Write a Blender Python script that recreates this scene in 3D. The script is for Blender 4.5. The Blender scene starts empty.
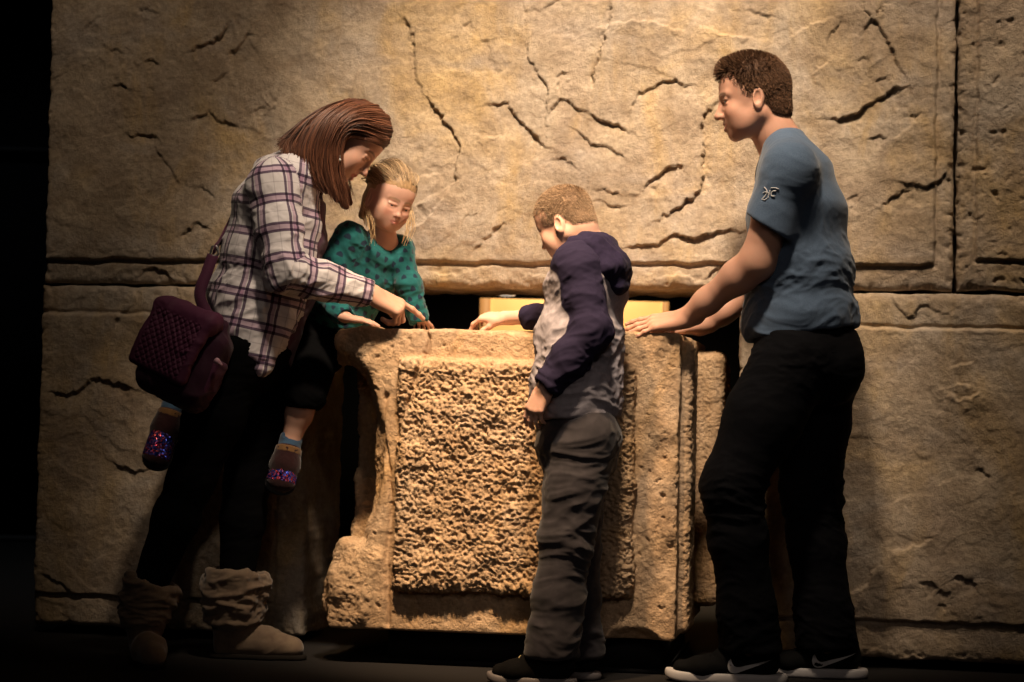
import bpy, bmesh, math, random
import numpy as np
from mathutils import Vector, Matrix

random.seed(7)
rng = np.random.default_rng(11)
C = bpy.context.scene.collection
F32 = np.float32
Q = 1.0                       # global voxel coarseness (1 = full detail)

# ------------------------------------------------------------------ camera
EYE = np.array([0.0, 0.0, 0.76])
FPX = 2000.0
PITCH, ROLL = math.radians(2.15), math.radians(1.2)
_f = np.array([0, math.cos(PITCH), math.sin(PITCH)])
_u0 = np.array([0, -math.sin(PITCH), math.cos(PITCH)])
_r0 = np.array([1.0, 0, 0])
CU = _u0 * math.cos(ROLL) - _r0 * math.sin(ROLL)
CR = _r0 * math.cos(ROLL) + _u0 * math.sin(ROLL)


def ray(px, py):
    return _f * FPX + CR * (px - 512) + CU * (341 - py)


def at(px, py, Y):
    """world point at distance Y along +Y that the photograph shows at pixel (px, py)"""
    d = ray(px, py)
    return EYE + d * (Y / d[1])


cam_d = bpy.data.cameras.new('camera')
cam = bpy.data.objects.new('camera', cam_d)
C.objects.link(cam)
cam.matrix_world = Matrix(((CR[0], CU[0], -_f[0], EYE[0]), (CR[1], CU[1], -_f[1], EYE[1]), (CR[2], CU[2], -_f[2], EYE[2]), (0, 0, 0, 1)))
cam_d.sensor_width = 36
cam_d.lens = 36 * FPX / 1024
cam_d.clip_start = 0.05
cam_d.dof.use_dof = True
cam_d.dof.focus_distance = 5.95
cam_d.dof.aperture_fstop = 3.2
bpy.context.scene.camera = cam
vs = bpy.context.scene.view_settings
vs.view_transform = 'Standard'
vs.look = 'None'
vs.gamma = 1
vs.use_curve_mapping = False
vs.exposure = 0.0


# ------------------------------------------------------------------ objects
def tag(o, label=None, cat=None, group=None, kind=None):
    if label: o['label'] = label
    if cat: o['category'] = cat
    if group: o['group'] = group
    if kind: o['kind'] = kind
    return o


def empty(name, loc):
    o = bpy.data.objects.new(name, None)
    C.objects.link(o)
    o.location = Vector([float(v) for v in loc])
    o.empty_display_size = 0.1
    return o


def mesh_obj(name, V, Fq, material=None, parent=None, smooth=True, cols=None, uv=None, mats=None):
    """one mesh object from numpy vertices and faces given in world coordinates"""
    V = np.asarray(V, F32).copy()
    if parent is not None:
        off = np.zeros(3)
        p = parent
        while p is not None:
            off += np.array(p.location)
            p = p.parent
        V -= off.astype(F32)
    me = bpy.data.meshes.new(name)
    if isinstance(Fq, np.ndarray):
        n, k = Fq.shape
        me.vertices.add(len(V))
        me.vertices.foreach_set('co', V.ravel())
        me.loops.add(n * k)
        me.loops.foreach_set('vertex_index', Fq.astype(np.int32).ravel())
        me.polygons.add(n)
        me.polygons.foreach_set('loop_start', np.arange(0, n * k, k, dtype=np.int32))
        me.update(calc_edges=True)
    else:
        me.from_pydata([tuple(map(float, v)) for v in V], [], [tuple(int(i) for i in f) for f in Fq])
        me.update()
    me.validate()
    if smooth:
        me.polygons.foreach_set('use_smooth', np.ones(len(me.polygons), dtype=bool))
    if cols is not None:
        a = me.color_attributes.new('tint', 'FLOAT_COLOR', 'POINT')
        cc = np.ones((len(V), 4), F32)
        cc[:, :3] = cols
        a.data.foreach_set('color', cc.ravel())
    if uv is not None:
        a = me.attributes.new('cloth', 'FLOAT_VECTOR', 'POINT')
        cc = np.zeros((len(V), 3), F32)
        cc[:, :uv.shape[1]] = uv
        a.data.foreach_set('vector', cc.ravel())
    o = bpy.data.objects.new(name, me)
    C.objects.link(o)
    if parent is not None: o.parent = parent
    if material is not None: me.materials.append(material)
    if mats is not None:
        for m in mats: me.materials.append(m)
    return o


# ------------------------------------------------------------------ noise
_perm = np.random.default_rng(3).permutation(256).astype(np.int32)
_perm = np.concatenate([_perm, _perm, _perm])
_g3 = np.array([[1,1,0],[-1,1,0],[1,-1,0],[-1,-1,0],[1,0,1],[-1,0,1],[1,0,-1],[-1,0,-1],[0,1,1],[0,-1,1],[0,1,-1],[0,-1,-1],[1,1,0],[-1,1,0],[0,-1,1],[0,-1,-1]], F32)


def perlin(p):
    p = np.asarray(p, F32)
    pi = np.floor(p).astype(np.int32)
    f = p - pi
    pi &= 255
    w = f * f * f * (f * (f * 6 - 15) + 10)
    out = 0
    for dx in (0, 1):
        wx = w[:, 0] if dx else 1 - w[:, 0]
        for dy in (0, 1):
            wy = w[:, 1] if dy else 1 - w[:, 1]
            for dz in (0, 1):
                wz = w[:, 2] if dz else 1 - w[:, 2]
                h = _perm[_perm[_perm[(pi[:, 0] + dx) & 255] + ((pi[:, 1] + dy) & 255)] + ((pi[:, 2] + dz) & 255)] & 15
                g = _g3[h]
                out = out + wx * wy * wz * (g[:, 0] * (f[:, 0] - dx) + g[:, 1] * (f[:, 1] - dy) + g[:, 2] * (f[:, 2] - dz))
    return out


def fbm(p, octaves=4, gain=0.5, ridged=False):
    p = np.asarray(p, F32)
    a, s, out = 1.0, 1.0, 0
    for i in range(octaves):
        n = perlin(p * s + i * 17.3)
        if ridged: n = 1 - 2 * np.abs(n)
        out = out + a * n
        a *= gain
        s *= 2.03
    return out


def nrm(v):
    v = np.asarray(v, float)
    return v / max(1e-9, np.linalg.norm(v))


# ------------------------------------------------------------------ signed distance modelling
class Shape:
    """a solid described by smoothly blended primitives, meshed by surface nets"""
    def __init__(s):
        s.ops = []

    def _add(s, fn, lo, hi, k, sub=False):
        s.ops.append((fn, np.asarray(lo, float), np.asarray(hi, float), k, sub))

    def ball(s, c, r, k=0.01, sub=False):
        c = np.asarray(c, F32)
        s._add(lambda P: np.sqrt(((P - c) ** 2).sum(1)) - F32(r), c - r, c + r, k, sub)

    def cap(s, a, b, ra, rb, k=0.01, sub=False):
        a = np.asarray(a, F32); b = np.asarray(b, F32)
        ab = b - a; L2 = max(1e-9, float(ab @ ab))

        def fn(P):
            t = np.clip(((P - a) @ ab) / F32(L2), 0, 1)
            q = P - a - t[:, None] * ab
            return np.sqrt((q * q).sum(1)) - (F32(ra) + F32(rb - ra) * t)
        m = max(ra, rb)
        s._add(fn, np.minimum(a, b) - m, np.maximum(a, b) + m, k, sub)

    def chain(s, pts, k=0.01, sub=False):
        for (a, ra), (b, rb) in zip(pts[:-1], pts[1:]):
            s.cap(a, b, ra, rb, k, sub)

    def ell(s, c, r, R=None, k=0.01, sub=False):
        c = np.asarray(c, F32); r = np.asarray(r, F32)
        R = np.eye(3, dtype=F32) if R is None else np.asarray(R, F32)
        mr = float(r.min())

        def fn(P):
            q = (P - c) @ R
            k0 = np.sqrt(((q / r) ** 2).sum(1))
            k1 = np.sqrt(((q / (r * r)) ** 2).sum(1))
            return np.where(k1 > 1e-6, k0 * (k0 - 1) / np.maximum(k1, 1e-6), -mr).astype(F32)
        ext = np.sqrt(((R * r) ** 2).sum(1))
        s._add(fn, c - ext, c + ext, k, sub)

    def ecap(s, a, b, ra, rb, xdir, k=0.03, sub=False, capf=0.6):
        """tapered capsule with an elliptical cross-section (radius along xdir, radius across it)"""
        a = np.asarray(a, F32); b = np.asarray(b, F32)
        ab = b - a; L = float(np.linalg.norm(ab)); z = ab / max(L, 1e-6)
        x = np.asarray(xdir, float); x = nrm(x - z * (x @ z)).astype(F32)
        y = np.cross(z, x).astype(F32)
        R = np.stack([x, y, z], 1).astype(F32)
        ra = np.asarray(ra, F32); rb = np.asarray(rb, F32)

        def fn(P):
            q = (P - a) @ R
            t = np.clip(q[:, 2] / F32(max(L, 1e-6)), 0, 1)
            rx = ra[0] + (rb[0] - ra[0]) * t
            ry = ra[1] + (rb[1] - ra[1]) * t
            rz = np.minimum(rx, ry) * F32(capf)
            qz = q[:, 2] - t * F32(L)
            X, Y, Z = q[:, 0] / rx, q[:, 1] / ry, qz / rz
            k0 = np.sqrt(X * X + Y * Y + Z * Z)
            k1 = np.sqrt((X / rx) ** 2 + (Y / ry) ** 2 + (Z / rz) ** 2)
            return np.where(k1 > 1e-6, k0 * (k0 - 1) / np.maximum(k1, 1e-6), -np.minimum(rx, ry)).astype(F32)
        m = float(max(ra.max(), rb.max()))
        s._add(fn, np.minimum(a, b) - m, np.maximum(a, b) + m, k, sub)

    def echain(s, pts, xdir, k=0.03, sub=False, capf=0.6):
        for (a, ra), (b, rb) in zip(pts[:-1], pts[1:]):
            s.ecap(a, b, ra, rb, xdir, k, sub, capf)

    def box(s, c, half, R=None, rnd=0.01, k=0.005, sub=False):
        c = np.asarray(c, F32); half = np.asarray(half, F32)
        R = np.eye(3, dtype=F32) if R is None else np.asarray(R, F32)
        hh = half - F32(rnd)

        def fn(P):
            q = np.abs((P - c) @ R) - hh
            return np.sqrt((np.maximum(q, 0) ** 2).sum(1)) + np.minimum(q.max(1), 0) - F32(rnd)
        ext = np.abs(R * half).sum(1)
        s._add(fn, c - ext, c + ext, k, sub)

    def cut(s, p, n, k=0.004):
        """throw away everything on the side of the plane that n points to"""
        p = np.asarray(p, F32); n = nrm(n).astype(F32)
        s._add(lambda P: -((P - p) @ n), [-1e3] * 3, [1e3] * 3, k, True)

    def field(s, P, ops):
        d = np.full(len(P), 0.5, F32)
        for fn, lo, hi, k, sub in ops:
            e = fn(P).astype(F32)
            if sub:
                e = -e
                h = np.maximum(k - np.abs(d - e), 0) / k if k > 0 else 0
                d = np.maximum(d, e) + h * h * k * F32(0.25)
            else:
                h = np.maximum(k - np.abs(d - e), 0) / k if k > 0 else 0
                d = np.minimum(d, e) - h * h * k * F32(0.25)
        return d

    def sample(s, P):
        return s.field(np.asarray(P, F32), s.ops)

    def mesh(s, h):
        h = h * Q
        B = 24
        uni = [o for o in s.ops if not o[4]]
        lo = np.min([o[1] for o in uni], 0) - 3 * h - 0.02
        hi = np.max([o[2] for o in uni], 0) + 3 * h + 0.02
        nb = np.ceil((hi - lo) / (h * B)).astype(int)
        N = nb * B + 2
        ar = np.arange(B + 1)
        gi, gj, gk = [g.ravel() for g in np.meshgrid(ar, ar, ar, indexing='ij')]
        loc = np.stack([gi, gj, gk], 1)
        c4 = np.linspace(0, B, 5)
        cl = np.stack([g.ravel() for g in np.meshgrid(c4, c4, c4, indexing='ij')], 1)
        bs = B * h
        keys, poss, quads = [], [], []
        corner = [(i, j, k) for i in (0, 1) for j in (0, 1) for k in (0, 1)]
        edges = [(a, b) for a in range(8) for b in range(a + 1, 8) if sum(x != y for x, y in zip(corner[a], corner[b])) == 1]
        cpos = np.array(corner, F32)

        def key(ix): return (ix[:, 0].astype(np.int64) * N[1] + ix[:, 1]) * N[2] + ix[:, 2]
        for bi in range(nb[0]):
            for bj in range(nb[1]):
                for bk in range(nb[2]):
                    i0 = np.array([bi, bj, bk]) * B
                    b0 = lo + i0 * h
                    b1 = b0 + bs
                    ops = [o for o in s.ops if np.all(o[1] - o[3] - 0.012 < b1) and np.all(o[2] + o[3] + 0.012 > b0)]
                    if not any(not o[4] for o in ops): continue
                    dc = s.field((b0 + cl * h).astype(F32), ops)
                    if abs(dc).min() > bs * 0.32: continue
                    D = s.field((b0 + loc * h).astype(F32), ops).reshape(B + 1, B + 1, B + 1)
                    S = D < 0
                    if S.all() or not S.any(): continue
                    cs = [S[c[0]:B + c[0], c[1]:B + c[1], c[2]:B + c[2]] for c in corner]
                    cnt = sum(c.astype(np.int8) for c in cs)
                    act = np.argwhere((cnt > 0) & (cnt < 8))
                    vals = np.stack([D[act[:, 0] + c[0], act[:, 1] + c[1], act[:, 2] + c[2]] for c in corner], 1)
                    ps = np.zeros((len(act), 3), F32)
                    wn = np.zeros(len(act), F32)
                    for a, b in edges:
                        va, vb = vals[:, a], vals[:, b]
                        m = (va < 0) != (vb < 0)
                        t = np.where(m, va / np.where(m, va - vb, 1), 0).astype(F32)
                        ps += np.where(m[:, None], cpos[a] + t[:, None] * (cpos[b] - cpos[a]), 0)
                        wn += m
                    ps /= wn[:, None]
                    keys.append(key(act + i0))
                    poss.append((b0 + (act + ps) * h).astype(F32))
                    for ax in range(3):
                        sl = [slice(0, B)] * 3
                        A = S[0:B, 0:B, 0:B]
                        sl[ax] = slice(1, B + 1)
                        Bn = S[tuple(sl)]
                        e = np.argwhere(A != Bn)
                        if not len(e): continue
                        fl = A[e[:, 0], e[:, 1], e[:, 2]]
                        u, v = [(1, 2), (2, 0), (0, 1)][ax]
                        g = e + i0
                        du = np.zeros(3, int); du[u] = 1
                        dv = np.zeros(3, int); dv[v] = 1
                        q = np.stack([key(g - du - dv), key(g - dv), key(g), key(g - du)], 1)
                        q[~fl] = q[~fl][:, ::-1]
                        quads.append(q)
        K = np.concatenate(keys); P = np.concatenate(poss); Qd = np.concatenate(quads)
        o = np.argsort(K); K = K[o]; P = P[o]
        idx = np.searchsorted(K, Qd)
        idx = np.minimum(idx, len(K) - 1)
        ok = (K[idx] == Qd).all(1)
        return P, idx[ok]


def vnormals(V, Fq):
    n = np.zeros_like(V)
    a, b, c, d = [V[Fq[:, i]] for i in range(4)]
    fn = np.cross(c - a, d - b)
    for i in range(4):
        for ax in range(3):
            n[:, ax] += np.bincount(Fq[:, i], fn[:, ax], len(V)).astype(F32)
    return n / np.maximum(np.linalg.norm(n, axis=1, keepdims=True), 1e-9)


def smooth_mesh(V, Fq, it=2, lam=0.5):
    for _ in range(it):
        acc = np.zeros_like(V); cnt = np.zeros(len(V), F32)
        for i, j in ((0, 1), (1, 2), (2, 3), (3, 0)):
            for ax in range(3):
                acc[:, ax] += np.bincount(Fq[:, i], V[Fq[:, j], ax], len(V)).astype(F32)
            cnt += np.bincount(Fq[:, i], minlength=len(V)).astype(F32)
        V = V + lam * (acc / np.maximum(cnt, 1)[:, None] - V)
    return V


def keep_largest(V, Fq):
    """drop stray crumbs: keep the largest connected piece"""
    lab = np.arange(len(V))
    while True:
        m = lab[Fq].min(1)
        new = lab.copy()
        for i in range(4): np.minimum.at(new, Fq[:, i], m)
        new = new[new]
        if (new == lab).all(): break
        lab = new
    ids, cnt = np.unique(lab, return_counts=True)
    keep = lab == ids[cnt.argmax()]
    mp = np.cumsum(keep) - 1
    f = Fq[keep[Fq[:, 0]]]
    return V[keep], mp[f]


def tubes(P, R, sides=3):
    """P (n, m, 3) centre lines, R (n, m) radii -> quads of thin tubes"""
    P = np.asarray(P, F32)
    n, m, _ = P.shape
    T = np.gradient(P, axis=1)
    T /= np.maximum(np.linalg.norm(T, axis=2, keepdims=True), 1e-9)
    ref = np.tile(np.array([0.31, 0.83, 0.46], F32), (n, 1))
    bad = np.abs((T[:, 0] * ref).sum(1)) > 0.95
    ref[bad] = (1, 0, 0)
    N1 = np.cross(T, ref[:, None, :]); N1 /= np.maximum(np.linalg.norm(N1, axis=2, keepdims=True), 1e-9)
    N2 = np.cross(T, N1)
    V = []
    for k in range(sides):
        a = 2 * math.pi * k / sides
        V.append(P + (N1 * math.cos(a) + N2 * math.sin(a)) * R[:, :, None])
    V = np.stack(V, 2)                       # n, m, sides, 3
    base = np.arange(n)[:, None, None] * (m * sides) + np.arange(m - 1)[None, :, None] * sides
    k = np.arange(sides)[None, None, :]
    k2 = (k + 1) % sides
    q = np.stack([base + k, base + k2, base + sides + k2, base + sides + k], 3).reshape(-1, 4)
    return V.reshape(-1, 3), q[:, ::-1].copy()


def join(parts):
    Vs, Fs, o = [], [], 0
    for V, Fq in parts:
        Vs.append(V); Fs.append(Fq + o); o += len(V)
    return np.concatenate(Vs), np.concatenate(Fs)


def spline(pts, n):
    """Catmull-Rom through pts, n samples"""
    p = np.asarray(pts, float)
    p = np.vstack([2 * p[0] - p[1], p, 2 * p[-1] - p[-2]])
    t = np.linspace(0, len(p) - 3 - 1e-6, n)
    i = t.astype(int); f = (t - i)[:, None]
    a, b, c, d = p[i], p[i + 1], p[i + 2], p[i + 3]
    return 0.5 * ((2 * b) + (c - a) * f + (2 * a - 5 * b + 4 * c - d) * f ** 2 + (3 * b - a - 3 * c + d) * f ** 3)


# ------------------------------------------------------------------ materials
class NT:
    def __init__(s, name):
        s.m = bpy.data.materials.new(name)
        s.m.use_nodes = True
        s.t = s.m.node_tree
        s.n = s.t.nodes
        s.p = s.n['Principled BSDF']

    def new(s, typ, **kw):
        n = s.n.new(typ)
        for k, v in kw.items(): setattr(n, k, v)
        return n

    def link(s, a, b): s.t.links.new(a, b)

    def val(s, sock, v):
        if hasattr(v, 'is_linked') or isinstance(v, bpy.types.NodeSocket): s.link(v, sock)
        else: sock.default_value = v

    def math(s, op, a, b=None, c=None, clamp=False):
        n = s.new('ShaderNodeMath', operation=op, use_clamp=clamp)
        s.val(n.inputs[0], a)
        if b is not None: s.val(n.inputs[1], b)
        if c is not None: s.val(n.inputs[2], c)
        return n.outputs[0]

    def mix(s, fac, a, b, blend='MIX'):
        n = s.new('ShaderNodeMix', data_type='RGBA', blend_type=blend)
        s.val(n.inputs[0], fac)
        for sock, v in ((n.inputs[6], a), (n.inputs[7], b)):
            if isinstance(v, bpy.types.NodeSocket): s.link(v, sock)
            else: sock.default_value = (*v, 1) if len(v) == 3 else v
        return n.outputs[2]

    def ramp(s, fac, stops):
        n = s.new('ShaderNodeValToRGB')
        s.link(fac, n.inputs[0])
        e = n.color_ramp.elements
        while len(e) < len(stops): e.new(0.5)
        for el, (p, c) in zip(e, stops):
            el.position = p
            el.color = (*c, 1) if not isinstance(c, (int, float)) else (c, c, c, 1)
        return n.outputs[0]

    def noise(s, vec, scale, detail=4, rough=0.5, dist=0.0):
        n = s.new('ShaderNodeTexNoise')
        if vec is not None: s.link(vec, n.inputs['Vector'])
        n.inputs['Scale'].default_value = scale
        n.inputs['Detail'].default_value = detail
        n.inputs['Roughness'].default_value = rough
        n.inputs['Distortion'].default_value = dist
        return n.outputs['Fac']

    def coord(s, which='Object'):
        return s.new('ShaderNodeTexCoord').outputs[which]

    def scaled(s, vec, sc):
        n = s.new('ShaderNodeVectorMath', operation='MULTIPLY')
        s.link(vec, n.inputs[0]); n.inputs[1].default_value = sc
        return n.outputs[0]

    def attr(s, name):
        return s.new('ShaderNodeAttribute', attribute_name=name)

    def bump(s, height, strength=0.3, dist=0.01):
        n = s.new('ShaderNodeBump')
        n.inputs['Strength'].default_value = strength
        n.inputs['Distance'].default_value = dist
        s.link(height, n.inputs['Height'])
        s.link(n.outputs[0], s.p.inputs['Normal'])

    def base(s, col):
        s.val(s.p.inputs['Base Color'], col if isinstance(col, bpy.types.NodeSocket) else (*col, 1))

    def set(s, **kw):
        for k, v in kw.items(): s.p.inputs[k.replace('_', ' ')].default_value = v
        return s


def plain(name, col, rough=0.7, metal=0.0, spec=0.5, emit=None, es=0):
    t = NT(name)
    t.base(col)
    t.p.inputs['Roughness'].default_value = rough
    t.p.inputs['Metallic'].default_value = metal
    t.p.inputs['Specular IOR Level'].default_value = spec
    if emit:
        t.p.inputs['Emission Color'].default_value = (*emit, 1)
        t.p.inputs['Emission Strength'].default_value = es
    return t.m


def cloth(name, col, col2=None, rough=0.9, scale=60, bump=0.15, sheen=0.2, weave=900, spec=0.2):
    """woven cloth: slightly mottled colour, fine weave bump"""
    t = NT(name)
    co = t.coord()
    n = t.noise(co, scale, 4, 0.6)
    col2 = col2 or tuple(c * 0.8 for c in col)
    t.base(t.ramp(n, [(0.3, col2), (0.7, col)]))
    t.set(Roughness=rough, Specular_IOR_Level=spec, Sheen_Weight=sheen)
    w = t.noise(co, weave, 2, 0.5)
    t.bump(w, bump, 0.001)
    return t.m


def stone(name, warm=1.0, dark=0.0, pit=1.0, tone=None):
    """sandstone: tan, ochre and violet-grey patches, fine grain"""
    t = NT(name)
    co = t.coord()
    big = t.noise(co, 2.6, 5, 0.55, 0.6)
    mid = t.noise(co, 9, 6, 0.6, 0.3)
    fine = t.noise(co, 70, 5, 0.65)
    och = t.noise(t.scaled(co, (1, 1, 0.45)), 4.2, 4, 0.6, 0.8)
    k = 1 - dark
    a = t.ramp(big, [(0.30, (0.42 * k, 0.325 * k, 0.25 * k)), (0.5, (0.54 * k, 0.43 * k, 0.32 * k)), (0.68, (0.47 * k, 0.40 * k, 0.335 * k))])
    a = t.mix(t.ramp(och, [(0.48, 0.0), (0.68, 0.7)]), a, (0.55 * k, 0.365 * k, 0.15 * k))
    gry = t.noise(t.scaled(co, (0.7, 0.7, 1.6)), 3.1, 4, 0.55, 0.5)
    a = t.mix(t.ramp(gry, [(0.52, 0.0), (0.68, 0.6)]), a, (0.40 * k, 0.345 * k, 0.31 * k))
    a = t.mix(t.ramp(mid, [(0.35, 0.65), (0.6, 0.0)]), a, (0.31 * k, 0.225 * k, 0.15 * k))
    a = t.mix(0.4, a, t.ramp(fine, [(0.3, 0.25), (0.7, 0.75)]), 'OVERLAY')
    if tone: a = t.mix(1.0, a, tone, 'MULTIPLY')
    t.base(a)
    t.set(Roughness=0.92, Specular_IOR_Level=0.2)
    grain = t.noise(co, 160, 6, 0.7)
    gr2 = t.noise(co, 38, 6, 0.62)
    t.bump(t.math('ADD', t.math('MULTIPLY', gr2, 1.8), grain), 0.55 * pit, 0.007)
    return t.m


def tinted(name, rough=0.6, spec=0.4, sss=0.0, noise_sc=None, bump=0.0, aniso=None):
    """material whose colour is carried by the mesh's tint attribute"""
    t = NT(name)
    a = t.attr('tint').outputs['Color']
    if noise_sc:
        n = t.noise(t.coord(), noise_sc, 4, 0.6)
        a = t.mix(0.25, a, t.ramp(n, [(0.3, 0.35), (0.7, 0.65)]), 'OVERLAY')
        if bump: t.bump(n, bump, 0.002)
    t.base(a)
    t.set(Roughness=rough, Specular_IOR_Level=spec)
    if sss:
        t.p.inputs['Subsurface Weight'].default_value = sss
        t.p.inputs['Subsurface Radius'].default_value = (0.9, 0.35, 0.18)
        t.p.inputs['Subsurface Scale'].default_value = 0.006
    return t.m
# ------------------------------------------------------------------ the stone wall
WP = np.array([0.0, 6.46, 0.0])
WU = nrm([1.0, -0.178, 0.0])
WN = np.array([WU[1], -WU[0], 0.0])          # towards the visitors
WT = 0.45


def on_wall(px, py):
    d = ray(px, py)
    t = ((WP - EYE) @ WN) / (d @ WN)
    p = EYE + d * t
    return float((p - WP) @ WU), float(p[2])


# flaked edges: (drop, wanted side, groove, points); drop > 0: the stone above stands proud of the stone below
CR_ = [
    (7, 4, [(140, 11), (147, 9), (153, 12), (160, 14)]), (4, 3, [(87, 35), (90, 25), (97, 20)]),
    (5, 3, [(111, 53), (118, 51), (125, 53)]), (5, 3, [(147, 62), (152, 59), (160, 65)]), (3, 2, [(52, 78), (62, 75), (70, 72)]),
    (6, 4, [(113, 87), (120, 85), (128, 88)]), (9, 4, [(192, 51), (200, 47), (212, 43), (222, 37), (230, 25)]),
    (8, 4, [(228, 52), (236, 52), (244, 42), (250, 33), (255, 35)]), (6, 3, [(213, 83), (220, 79), (226, 74)]),
    (8, 4, [(190, 119), (202, 117), (213, 112), (217, 119), (225, 123), (238, 126)]), (6, 4, [(125, 132), (130, 137), (143, 136), (153, 136), (158, 140)]),
    (4, 5, [(157, 148), (162, 160), (170, 168), (180, 184)]), (4, 2, [(252, 112), (258, 109), (266, 107)]), (5, 3, [(276, 112), (272, 108), (278, 104)]),
    (4, 3, [(200, 188), (207, 189), (215, 197)]), (6, 3, [(180, 236), (187, 233), (197, 223), (204, 226), (212, 231)]),
    (9, 3, [(135, 277), (150, 268), (165, 270), (172, 282), (180, 294)]), (-5, 0, [(115, 78), (122, 70), (127, 65)]), (-4, 0, [(88, 50), (100, 52)]),
    (6, 7, [(403, 18), (408, 26), (414, 38), (415, 50)]), (4, 7, [(415, 50), (414, 70), (418, 85), (425, 95)]),
    (9, 10, [(425, 95), (432, 105), (443, 120), (455, 134), (460, 148), (457, 165)]), (-7, 0, [(457, 165), (455, 185), (440, 205), (425, 222), (410, 232)]),
    (3, 6, [(523, 0), (526, 10), (527, 25)]), (3, 4, [(526, 11), (538, 12)]), (5, 3, [(544, 9), (552, 5), (560, 0)]),
    (5, 6, [(532, 37), (527, 50), (530, 62), (540, 76), (547, 85), (548, 100), (545, 118), (547, 140)]),
    (5, 8, [(547, 118), (553, 107), (560, 99), (564, 97), (572, 106), (580, 112), (588, 111)]), (11, 6, [(590, 115), (600, 121), (615, 125), (628, 131)]),
    (3, 5, [(560, 97), (560, 82), (564, 73), (569, 75)]), (3, 8, [(612, 0), (610, 20), (606, 32)]), (6, 15, [(606, 32), (602, 45), (600, 58), (594, 68), (593, 88)]),
    (8, 4, [(486, 106), (500, 103), (508, 104), (516, 116), (525, 128), (533, 132), (540, 142), (550, 149)]), (6, 3, [(553, 161), (560, 159), (570, 163), (578, 168)]),
    (6, 5, [(573, 128), (580, 135), (590, 145), (600, 146), (606, 145), (616, 153), (625, 158)]), (4, 2, [(465, 28), (470, 23)]), (4, 2, [(482, 46), (490, 43)]),
    (-5, 0, [(478, 135), (490, 138), (505, 137)]), (6, 5, [(629, 120), (631, 108), (640, 95), (652, 90), (665, 83), (675, 82), (685, 87), (695, 84), (698, 89)]),
    (9, 7, [(718, 100), (712, 108), (704, 117), (703, 130), (704, 150), (705, 170), (703, 190), (695, 198), (685, 203), (675, 210), (665, 216), (655, 222)]),
    (6, 3, [(744, 12), (752, 11), (762, 15), (774, 18)]), (-6, 0, [(625, 23), (650, 21), (680, 30)]), (-7, 0, [(705, 28), (730, 37), (750, 40)]),
    (-4, 0, [(790, 38), (810, 28), (835, 18)]), (4, 5, [(843, 18), (840, 25), (833, 32), (829, 42)]), (-4, 2, [(808, 76), (815, 70), (830, 62)]),
    (8, 6, [(863, 38), (865, 28), (873, 18), (880, 28), (886, 42), (893, 52), (897, 65), (904, 75)]),
    (13, 4, [(905, 88), (895, 89), (880, 98), (868, 107), (858, 115), (845, 118), (830, 119)]), (5, 3, [(875, 82), (888, 75)]), (4, 2, [(858, 60), (868, 57)]),
    (5, 3, [(870, 140), (880, 137), (887, 139)]), (5, 4, [(908, 116), (920, 114)]), (-4, 0, [(920, 116), (905, 130), (890, 140)]),
    (9, 4, [(897, 183), (910, 186), (925, 187), (935, 184), (945, 175), (950, 168)]), (6, 4, [(883, 205), (895, 197), (912, 190)]), (5, 3, [(848, 200), (855, 197), (861, 200)]),
    (6, 3, [(473, 252), (483, 243), (490, 235), (497, 227), (505, 224)]), (6, 3, [(592, 189), (605, 189), (620, 193)]), (6, 3, [(592, 203), (600, 200), (612, 206), (625, 205)]),
    (8, 4, [(642, 190), (650, 182), (660, 176), (670, 168), (680, 166), (685, 171)]), (4, 3, [(650, 190), (660, 185)]),
    (11, 4, [(628, 247), (640, 246), (660, 245), (672, 236), (685, 236), (695, 239), (712, 235), (720, 232), (738, 231)]),
    (-6, 0, [(418, 205), (440, 192), (452, 185)]), (-6, 0, [(395, 190), (420, 178), (445, 172)]), (3, 3, [(463, 222), (470, 216), (478, 214)]), (-4, 0, [(500, 262), (480, 268), (455, 276), (430, 272)]),
    (-4, 0, [(590, 280), (570, 272), (545, 276), (520, 270)]), (-4, 0, [(650, 278), (680, 274), (700, 280)]), (5, 3, [(705, 280), (718, 268), (730, 262), (745, 258)]),
    # lower courses
    (9, 8, [(92, 380), (105, 380), (122, 384), (133, 388)]), (5, 5, [(115, 330), (122, 312), (132, 304)]), (6, 4, [(50, 392), (70, 394), (84, 388), (92, 380)]),
    (7, 4, [(112, 462), (120, 467), (135, 472), (148, 468), (165, 468)]), (8, 5, [(178, 560), (196, 548), (210, 534)]), (6, 5, [(45, 575), (60, 582), (80, 600)]),
    (6, 4, [(252, 541), (262, 541), (274, 542)]), (-5, 0, [(275, 505), (282, 512), (287, 520)]),
    (4, 5, [(890, 298), (898, 308), (908, 318), (915, 316), (923, 305), (935, 310), (950, 317)]), (-5, 4, [(950, 368), (957, 362), (965, 364), (972, 360)]),
    (-6, 4, [(953, 385), (962, 382), (975, 386)]), (-6, 4, [(950, 393), (960, 400), (972, 396), (978, 388)]), (5, 6, [(976, 466), (982, 470), (987, 478)]),
    (-5, 0, [(890, 550), (905, 549), (925, 544), (932, 535)]), (-6, 0, [(853, 592), (866, 586), (878, 562)]), (7, 5, [(922, 584), (930, 582), (938, 590)]),
    (7, 5, [(952, 580), (960, 577), (970, 580), (978, 588)]), (6, 5, [(920, 622), (930, 622), (945, 626), (960, 622)]), (5, 6, [(938, 594), (950, 592)]), (5, 6, [(938, 604), (945, 606)]),
    (-4, 0, [(895, 660), (912, 656), (925, 662)]),
]
CRACKS = [(a / 1000, g / 1000, np.array([on_wall(*p) for p in pts])) for a, g, pts in CR_]


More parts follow.
